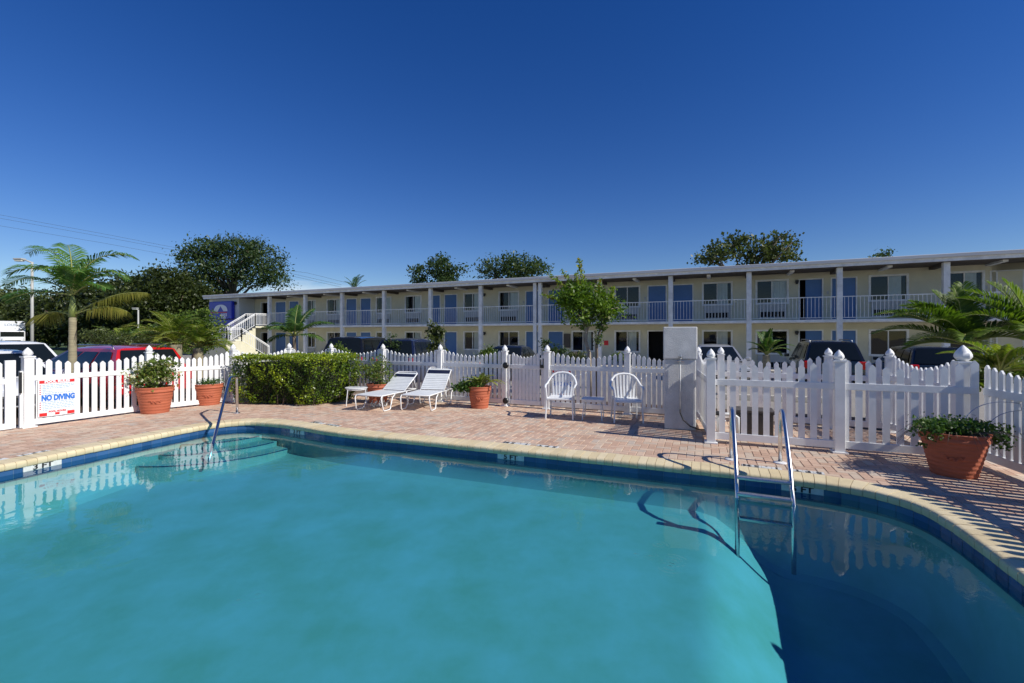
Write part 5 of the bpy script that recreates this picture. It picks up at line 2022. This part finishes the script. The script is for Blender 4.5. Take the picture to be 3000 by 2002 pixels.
# truck
tx, ty = cpos(34, 58)
va = math.atan2(-ty, -tx)
t = thing('box_truck', 'white box truck facing the pool from far away at the left edge', 'truck', (tx, ty, -.2), va + .05)
Mx = WM[t.name]
def tb_(name, c, s, mat, bev=.04, par=None):
    m = MB(); m.M = Mx; m.box(c, s); return m.build(name, mat, par or t, bevel=bev)
tb_('cargo_box', (-4.2, 0, 2.35), (7.0, 2.5, 2.6), paint_white, .03)
tb_('cab', (.35, 0, 1.55), (1.9, 2.25, 1.7), paint_white, .15)
tb_('bonnet', (1.75, 0, 1.10), (1.1, 1.9, .85), paint_white, .18)
tb_('windshield', (1.28, 0, 1.98), (.10, 2.0, .62), carglass, .02)
tb_('grille', (2.30, 0, 1.02), (.06, 1.3, .45), black, .02)
tb_('bumper', (2.32, 0, .55), (.16, 2.2, .28), chrome, .04)
for sy in (-1, 1):
    tb_('headlight', (2.25, sy * .82, .95), (.12, .30, .30), lightlens, .04)
    tb_('wing_mirror', (1.25, sy * 1.30, 1.95), (.10, .14, .50), black, .03)
    for sx in (1.3, -5.6):
        m = MB(); m.M = Mx @ Matrix.Translation((sx, sy * 1.0, .5)) @ Matrix.Rotation(math.radians(90), 4, 'X')
        m.lathe([(.3, -.15), (.5, -.14), (.5, .14), (.3, .15)], (0, 0, 0), 20); m.build('wheel', rubber, t, smooth=True)
fwd = Vector((math.cos(va + .05), math.sin(va + .05), 0)); rgt = Vector((-fwd.y, fwd.x, 0))
oo = Vector((tx, ty, -.2)) + fwd * (-.69) + Vector((0, 0, 3.15))
text_mesh('lettering', 'LOUIE', .42, grout, t, oo, rgt, (0, 0, 1), bold=.0)

# =================================================================== LAMPS, CABLES
def lamp(label, px, D, ytop, r, arm, head_px, head_y):
    x = xat(px, D); z = zat(ytop, D)
    t = thing('street_lamp', label, 'street lamp', (x, D, -.2), 0, 'street lamps in the car park')
    m = MB(); m.tube([(x, D, -.2), (x, D, z)], [r, r * .75], 12); m.build('pole', polem, t, smooth='all')
    hx, hz = xat(head_px, D), zat(head_y, D)
    m = MB(); m.tube([(x, D, z - .05), ((x + hx) / 2, D, (z + hz) / 2 + .05), (hx, D, hz)], r * .5, 8); m.build('arm', polem, t, smooth='all')
    m = MB(); m.M = Matrix.Translation((hx, D, hz))
    s = r / .09
    m.box((0, 0, .05 * s), (.55 * s, .30 * s, .10 * s)); m.build('lamp_head', polem, t, bevel=.03)
    m = MB(); m.M = Matrix.Translation((hx, D, hz)); m.box((0, 0, -.05 * s), (.45 * s, .24 * s, .10 * s)); m.build('lens', lampglass, t, bevel=.03)
lamp('tall grey street lamp standing behind the left palm', 94, 29, 768, .09, 1, 57, 762)
lamp('short street lamp far off between the left palm and the motel', 405, 45, 908, .085, 1, 396, 905)

def wire(label, pts, D=85, r=.022):
    m = MB()
    P3 = []
    for i in range(len(pts) - 1):
        for k in range(10):
            t_ = k / 10
            P3.append((pts[i][0] * (1 - t_) + pts[i + 1][0] * t_, pts[i][1] * (1 - t_) + pts[i + 1][1] * t_))
    P3.append(pts[-1])
    m.tube([(xat(a, D), D, zat(b, D)) for a, b in P3], r, 5)
    o = m.build('power_line', cable, None)
    tag(o, label, 'power line', 'power lines across the left sky')
wire('uppermost thin power line crossing the left sky', [(-300, 590), (0, 630), (300, 685), (560, 735), (1000, 835)])
wire('middle thin power line just below the uppermost one in the left sky', [(-300, 596), (0, 640), (300, 694), (560, 742), (1000, 842)], 86)
wire('lowest thin power line crossing the left sky above the palm', [(-300, 620), (0, 662), (300, 712), (560, 760), (900, 800), (1100, 850)], 87)

# =================================================================== TREES AND SHRUBS
def E(px, py, D, rx_px, ry_px, depth=None):
    """ellipsoid for a crown lobe from its centre and radii as measured in the photograph"""
    k = D / FPX
    return (xat(px, D), D, zat(py, D), rx_px * k, (depth if depth else rx_px * k), ry_px * k)
GZ = -.2
random.seed(11)
# big live oak behind the end of the motel
D = 62
tree('oak_tree', 'large spreading dark oak behind the left end of the motel', 'tree', (xat(690, D), D, GZ),
     [E(600, 730, D, 62, 32, 3), E(700, 728, D, 70, 32, 3.5), E(780, 765, D, 52, 40, 3), E(640, 790, D, 70, 45, 3.5), E(740, 800, D, 80, 42, 3.5), E(565, 775, D, 40, 40, 2.5), E(810, 820, D, 40, 32, 2.5), E(600, 840, D, 70, 35, 3)],
     420, 46, .62, .30, tree_dark, .55, zat(860, D), None, shell=.45, nlimb=16)
wood = [(25, 905, 84, 70, 75), (120, 925, 80, 85, 65), (205, 908, 62, 70, 75), (300, 890, 58, 62, 72), (375, 880, 55, 55, 78), (430, 868, 52, 62, 74), (500, 850, 50, 52, 80), (560, 880, 52, 58, 70), (-70, 900, 82, 70, 90)]
labs = ['pale topped wood tree at the left edge behind the truck', 'low dark wood tree between the truck and the left palm', 'dark wood tree behind the left palm trunk', 'dark wood tree right of the left palm fronds', 'round topped dark wood tree behind the short street lamp', 'dark wood tree between the short street lamp and the oak',
        'tall dark wood tree merging with the left side of the oak', 'dark wood tree behind the blue motel sign', 'wood tree cut off by the left edge of the photo']
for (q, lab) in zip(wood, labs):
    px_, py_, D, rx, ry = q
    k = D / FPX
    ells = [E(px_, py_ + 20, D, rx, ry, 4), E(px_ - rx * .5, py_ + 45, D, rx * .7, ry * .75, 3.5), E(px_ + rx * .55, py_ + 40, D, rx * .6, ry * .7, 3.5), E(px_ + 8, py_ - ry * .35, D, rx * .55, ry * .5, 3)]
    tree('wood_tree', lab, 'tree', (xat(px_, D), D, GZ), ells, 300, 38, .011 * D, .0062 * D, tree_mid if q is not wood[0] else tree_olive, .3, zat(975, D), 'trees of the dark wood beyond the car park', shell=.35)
# low understory in front of the wood: shrubs one can tell apart
for (px_, py_, D, rx, ry, mt, lab) in ((285, 985, 30, 48, 24, tree_olive, 'olive shrub in the car park bed left of the short street lamp'), (450, 985, 27, 60, 30, shrub_m, 'reddish green shrub at the foot of the short street lamp'),
                                       (380, 1000, 26, 60, 25, tree_olive, 'low olive shrub between the short street lamp and the red car')):
    tree('garden_shrub', lab, 'shrub', (xat(px_, D), D, GZ), [E(px_, py_, D, rx, ry), E(px_ - rx * .5, py_ + 10, D, rx * .6, ry * .8), E(px_ + rx * .5, py_ + 8, D, rx * .6, ry * .8)], 90, 28, .14, .12, mt, .05, zat(1020, D), None, shell=.4, nlimb=10)
D = 21
tree('round_shrub', 'big rounded shrub in front of the blue motel sign', 'shrub', (xat(565, D), D, GZ),
     [E(540, 955, D, 62, 45), E(600, 945, D, 48, 38), E(500, 975, D, 42, 40), E(570, 990, D, 70, 45), E(630, 985, D, 30, 40)], 260, 34, .13, .105, shrub_m, .10, zat(1020, D), None, shell=.6, nlimb=14)
# trees beyond the roof
D = 72
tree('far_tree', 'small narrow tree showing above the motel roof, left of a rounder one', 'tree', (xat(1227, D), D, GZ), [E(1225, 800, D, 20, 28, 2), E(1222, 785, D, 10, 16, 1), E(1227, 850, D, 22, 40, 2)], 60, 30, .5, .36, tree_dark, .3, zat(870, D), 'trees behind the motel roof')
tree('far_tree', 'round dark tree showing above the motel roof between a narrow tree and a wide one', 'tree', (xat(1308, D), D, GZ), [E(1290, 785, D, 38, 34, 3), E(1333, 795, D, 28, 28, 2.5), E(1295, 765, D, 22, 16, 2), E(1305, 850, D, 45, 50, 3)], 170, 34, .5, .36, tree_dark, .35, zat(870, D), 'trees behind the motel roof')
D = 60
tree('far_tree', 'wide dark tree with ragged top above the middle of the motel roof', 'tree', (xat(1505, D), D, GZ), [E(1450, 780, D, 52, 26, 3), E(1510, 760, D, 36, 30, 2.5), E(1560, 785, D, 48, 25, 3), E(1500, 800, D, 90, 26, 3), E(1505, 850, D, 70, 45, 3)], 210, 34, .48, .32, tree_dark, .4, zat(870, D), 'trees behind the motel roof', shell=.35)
D = 42
tree('far_tree', 'sunlit olive green tree above the right half of the motel roof', 'tree', (xat(2200, D), D, GZ), [E(2110, 740, D, 55, 38, 2.2), E(2180, 715, D, 48, 36, 2.2), E(2280, 720, D, 50, 40, 2.2), E(2230, 755, D, 85, 35, 2.4), E(2075, 765, D, 38, 18, 1.6), E(2320, 762, D, 30, 22, 1.4), E(2200, 830, D, 80, 50, 2.4)],
     210, 26, .36, .27, tree_olive, .35, zat(860, D), 'trees behind the motel roof', aspect=.75, shell=.3, nlimb=18)
D = 46
tree('far_tree', 'treetop barely showing above the motel roof near the right', 'tree', (xat(2575, D), D, GZ), [E(2580, 748, D, 22, 14, 1), E(2545, 757, D, 20, 8, 1), E(2602, 745, D, 10, 12, .8), E(2575, 800, D, 30, 40, 1.2)], 40, 24, .28, .24, tree_dark, .3, zat(860, D), 'trees behind the motel roof')
D = 66
lfm, rbm = MB(), MB()
t = thing('far_palm', 'tips of palm fronds showing above the motel roof between the oak and the narrow tree', 'palm', (xat(1038, D), D, GZ), 0, 'trees behind the motel roof')
for (az, el, L) in ((60, 85, 2.6), (200, 72, 2.3), (340, 70, 2.6), (20, 60, 2.2), (160, 55, 2.2), (100, 78, 2.4)):
    frond(lfm, rbm, (xat(1038, D), D, zat(850, D)), math.radians(az), math.radians(el), L, math.radians(50), .7, 22, .09, tone0=.3)
lfm.build('fronds', palm_m, t); rbm.build('frond_stalks', rachis, t)
m = MB(); m.tube([(xat(1038, D), D, GZ), (xat(1038, D), D, zat(850, D))], .2, 10); m.build('trunk', palmbark, t, smooth='all')

# lime-green tree behind the back fence
D = 13.6
def Ek(px, py, rx, ry, dd=0.0):
    e = E(px, py, D + dd, rx, ry); return (e[0], e[1], e[2], e[3], e[3] * .8, e[5])
ells = [Ek(1690, 888, 62, 48), Ek(1655, 870, 42, 40), Ek(1745, 905, 45, 48), Ek(1785, 905, 38, 42), Ek(1700, 850, 50, 30), Ek(1765, 870, 30, 35), Ek(1700, 940, 45, 22)]
t = thing('garden_tree', 'lime green leafy tree with a thin pale trunk behind the back fence', 'tree', (xat(1732, D), D, GZ))
pts, tone, cen = clump_points(ells, 200, 36, .13, .2)
shoots = [((1668, 850), (1604, 800)), ((1690, 850), (1648, 792)), ((1700, 850), (1684, 802)), ((1705, 840), (1697, 757)), ((1712, 850), (1709, 800)), ((1750, 870), (1756, 818)), ((1790, 890), (1800, 840)), ((1640, 880), (1588, 862)), ((1770, 880), (1752, 835)), ((1800, 900), (1812, 880))]
sp, stn = [], []
sm = MB()
for (a, b) in shoots:
    A0_ = Vector((xat(a[0], D), D, zat(a[1], D))); B0_ = Vector((xat(b[0], D), D + random.uniform(-.2, .2), zat(b[1], D)))
    sm.tube([A0_, A0_.lerp(B0_, .5), B0_], [.012, .009, .003], 5)
    nL = int((B0_ - A0_).length * 170)
    for i in range(nL):
        q = A0_.lerp(B0_, random.random() ** .9) + Vector([random.gauss(0, .035) for _ in range(3)])
        sp.append(q[:]); stn.append(.5 + .5 * random.random())
leaf_object('crown', np.vstack([pts, np.array(sp)]), .085, tree_lime, t, .5, tone=np.concatenate([tone * .85, np.array(stn)]))
sm2 = MB()
sm2.tube([(xat(1731, D), D, GZ), (xat(1726, D), D, zat(1035, D)), (xat(1716, D), D, zat(1000, D)), (xat(1718, D), D, zat(975, D)), (xat(1708, D), D, zat(930, D)), (xat(1695, D), D, zat(880, D))], [.06, .055, .05, .045, .035, .02], 8)
sm2.tube([(xat(1718, D), D, zat(975, D)), (xat(1735, D), D, zat(930, D)), (xat(1770, D), D, zat(900, D))], [.035, .03, .015], 8)
for c_ in cen[rng.choice(len(cen), 14, replace=False)]:
    sm2.tube([(xat(1708, D), D, zat(935, D)), tuple(Vector((xat(1708, D), D, zat(935, D))).lerp(Vector(c_), .5) + Vector((0, 0, .06))), tuple(c_)], [.02, .014, .004], 6)
sm2.V += []
tro = sm2.build('trunk', barkpale, t, smooth='all')
sm.build('shoots', rachis, t, smooth='all')
# vine wrapped trunk beside it
t = thing('vine_covered_trunk', 'slim trunk wrapped in brown and green vine beside the lime green tree', 'tree', (xat(1755, D - .2), D - .2, GZ))
m = MB()
d_ = D - .2
m.tube([(xat(1750, d_), d_, GZ), (xat(1748, d_), d_, zat(1010, d_)), (xat(1760, d_), d_, zat(960, d_)), (xat(1768, d_), d_, zat(920, d_))], [.045, .04, .035, .02], 8); m.build('trunk', bark, t, smooth='all')
pts, tone, cen = clump_points([Ek(1762, 955, 13, 20, -.2), Ek(1756, 985, 11, 20, -.2), Ek(1750, 1005, 8, 14, -.2), Ek(1768, 930, 14, 18, -.2)], 40, 26, .05, .3)
leaf_object('vine', pts, .06, pot_leaf, t, .6, tone=tone * .4 + (tone > .75) * .5)

# small plants by the motel, behind the fence
D = 15.5
def bush(label, px, D, ells, mat, size, ncl, cr=.07, name='garden_bush'):
    return tree(name, label, 'shrub', (xat(px, D), D, GZ), [E(a, b, D, c, d) for a, b, c, d in ells], ncl, 22, cr, size, mat, .03, zat(1030, D), 'bushes between the fence and the motel', shell=.3, nlimb=8)
bush('tall leafy bush behind the finial right of the two dark cars', 1275, D, [(1275, 985, 22, 30), (1262, 965, 14, 18), (1290, 970, 14, 22), (1278, 1020, 22, 25)], tree_olive, .10, 60)
bush('low bush under the motel window, left of the middle gate', 1428, D, [(1428, 1032, 24, 16), (1440, 1045, 30, 16), (1412, 1045, 18, 14)], shrub_m, .07, 50)
bush('shaded bush in front of a blue door, left of the lime tree', 1612, D, [(1600, 1012, 12, 22), (1630, 1030, 26, 16)], tree_dark, .07, 40)
bush('grey green bush under the motel window behind the lime tree trunk', 1695, D, [(1695, 1042, 30, 14), (1670, 1046, 20, 10)], tree_olive, .06, 40)
bush('small bush right of the vine covered trunk', 1815, D, [(1815, 1046, 20, 10)], shrub_m, .06, 24)
bush('wispy shrub at a motel window, right of the first black car', 1150, D + 2, [(1148, 1000, 16, 26), (1165, 1015, 14, 20)], tree_dark, .07, 26)
bush('bush half hidden by the hedge near the motel column', 985, D, [(985, 1020, 16, 16), (1000, 1032, 16, 14)], shrub_m, .07, 30)

# small palms
random.seed(21)
D = 13.5
palm('small_palm', 'small bushy palm behind the front fence, left of the large black vehicle', (xat(2245, D), D, GZ), (xat(2245, D), D, zat(1040, D)),
     [(az, el, L, dr, tn) for az, el, L, dr, tn in [(0, 40, .75, 80, .5), (180, 45, .55, 80, .4), (30, 60, .8, 70, .6), (70, 75, .8, 40, .6), (110, 80, .75, 40, .5), (150, 62, .65, 70, .3), (210, 60, .6, 70, .5), (250, 70, .7, 60, .5), (290, 65, .7, 70, .7), (330, 50, .8, 80, .7), (15, 30, .6, 90, .4), (60, 45, .6, 90, .3), (270, 82, .8, 30, .5)]],
     .22, palm_m, .10, .04)
D = 14.2
palm('small_palm', 'young palm with five wide fronds in front of the motel, behind the hedge', (xat(864, D), D, GZ), (xat(862, D), D, zat(985, D)),
     [(8, 42, 1.25, 62, .5), (172, 38, 1.15, 70, .4), (118, 70, 1.1, 40, .5), (58, 68, 1.1, 40, .4), (20, 50, 1.15, 75, .4), (155, 48, 1.15, 75, .3), (300, 50, 1.0, 80, .6), (240, 48, .9, 90, .5), (90, 84, 1.0, 25, .5), (0, 15, .9, 60, .6), (180, 12, .8, 60, .5)],
     .40, palm_m, .055, .046, n=26, trunkm=bark, vee=.3, hang=.45)
D = 14.0
fr = []
for i in range(30):
    fr.append((random.uniform(0, 360), random.uniform(20, 86), random.uniform(1.0, 1.55), random.uniform(50, 105), random.uniform(.35, 1)))
palm('bushy_palm', 'dense bushy palm between the red car and the motel stairs', (xat(515, D), D, GZ), (xat(515, D), D, zat(1010, D)), fr, .42, palm_y, .16, .034, n=24, vee=.55)
fr = [(random.uniform(0, 360), random.uniform(20, 70), random.uniform(.8, 1.2), random.uniform(70, 110), random.uniform(.5, 1)) for _ in range(16)]
palm('bushy_palm', 'yellow green palm clump leaning over the left fence, in front of the motel stairs', (xat(585, 12.9), 12.9, GZ), (xat(580, 12.9), 12.9, zat(1020, 12.9)), fr, .32, palm_y, .13, .045, n=22)
D = 31
fr = [(random.uniform(0, 360), random.uniform(25, 80), random.uniform(1.2, 2.0), random.uniform(50, 100), random.uniform(.4, .9)) for _ in range(16)]
palm('bushy_palm', 'yellowish palm in the far bed between the left palm and the short street lamp', (xat(352, D), D, GZ), (xat(352, D), D, zat(1005, D)), fr, .45, palm_y, .15, .08, n=20)

# tall palm on the left
D = 10.6
palm('royal_palm', 'tall palm with a ringed trunk and drooping fronds beyond the sign fence', (xat(212, D), D, GZ), (xat(213, D), D, zat(866, D)),
     [(178, 36, 1.75, 78, .45), (190, 12, 1.35, 50, .4), (168, 82, 2.0, 125, .6), (140, 86, 1.75, 90, .6), (20, 82, 1.75, 120, .65), (4, 62, 1.45, 120, .6), (350, 38, 1.0, 80, .5), (205, 66, 1.35, 120, .6), (320, 66, 1.2, 110, .65), (275, 76, 1.0, 110, .6), (60, 62, 1.2, 100, .45), (100, 80, 1.4, 90, .5)],
     .55, palm_g, .072, .036, shaft=.50, n=36, vee=.40, hang=.42)
lfm, rbm = MB(), MB()
root_p = bpy.data.objects['royal_palm']
random.seed(9)
for (az, el, L, dr) in ((2, 34, 1.8, 46), (355, 22, 1.4, 50), (176, 18, 1.0, 60)):
    frond(lfm, rbm, (xat(213, D), D, zat(925, D)), math.radians(az), math.radians(el), L, math.radians(dr), .42, 34, .035, tone0=.45, vee=-.1, hang=.7, start=.30)
lfm.build('dying_fronds', palm_old, root_p); rbm.build('frond_stalks', rachis, root_p, smooth='all')

# areca palms right
random.seed(31)
def areca(label, px, D, ytop, frs, leaf, w=.032, n=42, name='areca_palm', mt=None):
    return palm(name, label, (xat(px, D), D, GZ), (xat(px, D), D, zat(ytop, D)), frs, leaf, mt or palm_y, .07, w, n=n, group='palms behind the front fence on the right', vee=.65, hang=.22)
areca('large arching palm behind the fence corner on the right', 2828, 8.6, 1010,
      [(176, 42, 1.75, 62, .3), (170, 62, 1.35, 75, .3), (186, 22, 1.2, 60, .25), (118, 76, 1.15, 30, .4), (60, 72, 1.2, 40, .35), (20, 52, 1.3, 70, .4), (4, 30, 1.2, 60, .45), (95, 85, 1.1, 15, .4), (200, 55, 1.15, 90, .3), (340, 48, 1.1, 90, .45), (150, 12, .9, 50, .2), (30, 20, .9, 60, .5), (145, 50, 1.3, 70, .2), (162, 30, 1.5, 60, .3), (182, 52, 1.5, 80, .25), (130, 65, 1.2, 50, .35), (75, 60, 1.2, 60, .4), (0, 62, 1.2, 60, .5), (225, 35, .9, 80, .5), (315, 30, .9, 80, .5), (173, 70, 1.3, 95, .35), (105, 60, 1.25, 60, .45), (50, 82, 1.3, 40, .5)], .44)
areca('second palm clump cut off by the right edge of the photo', 3030, 8.2, 1000,
      [(150, 68, 1.35, 60, .5), (170, 48, 1.3, 75, .5), (110, 75, 1.3, 40, .55), (70, 70, 1.2, 60, .5), (185, 30, 1.1, 70, .4), (20, 50, 1.2, 70, .5), (215, 40, 1.0, 80, .6), (320, 50, 1.0, 80, .5), (130, 82, 1.2, 30, .5), (160, 58, 1.4, 60, .45), (95, 60, 1.3, 60, .4)], .42)
areca('low bright palm clump under the large arching palm', 2930, 7.4, 1090,
      [(random.uniform(0, 360), random.uniform(20, 75), random.uniform(.5, .85), random.uniform(60, 110), random.uniform(.5, .95)) for _ in range(20)], .24, .03, 24)
D = 7.9
tree('garden_bush', 'leafy bush filling the corner below the palms on the right', 'shrub', (xat(2960, D), D, GZ), [E(2960, 1085, D, 70, 40), E(2880, 1105, D, 50, 30), E(3050, 1070, D, 60, 45)], 130, 22, .07, .07, shrub_m, .03, .1, None, shell=.3, nlimb=8)

for o in bpy.data.objects:
    if o.type == 'MESH' and o.parent is None and 'kind' not in o.keys() and 'label' not in o.keys():
        print('UNTAGGED', o.name)
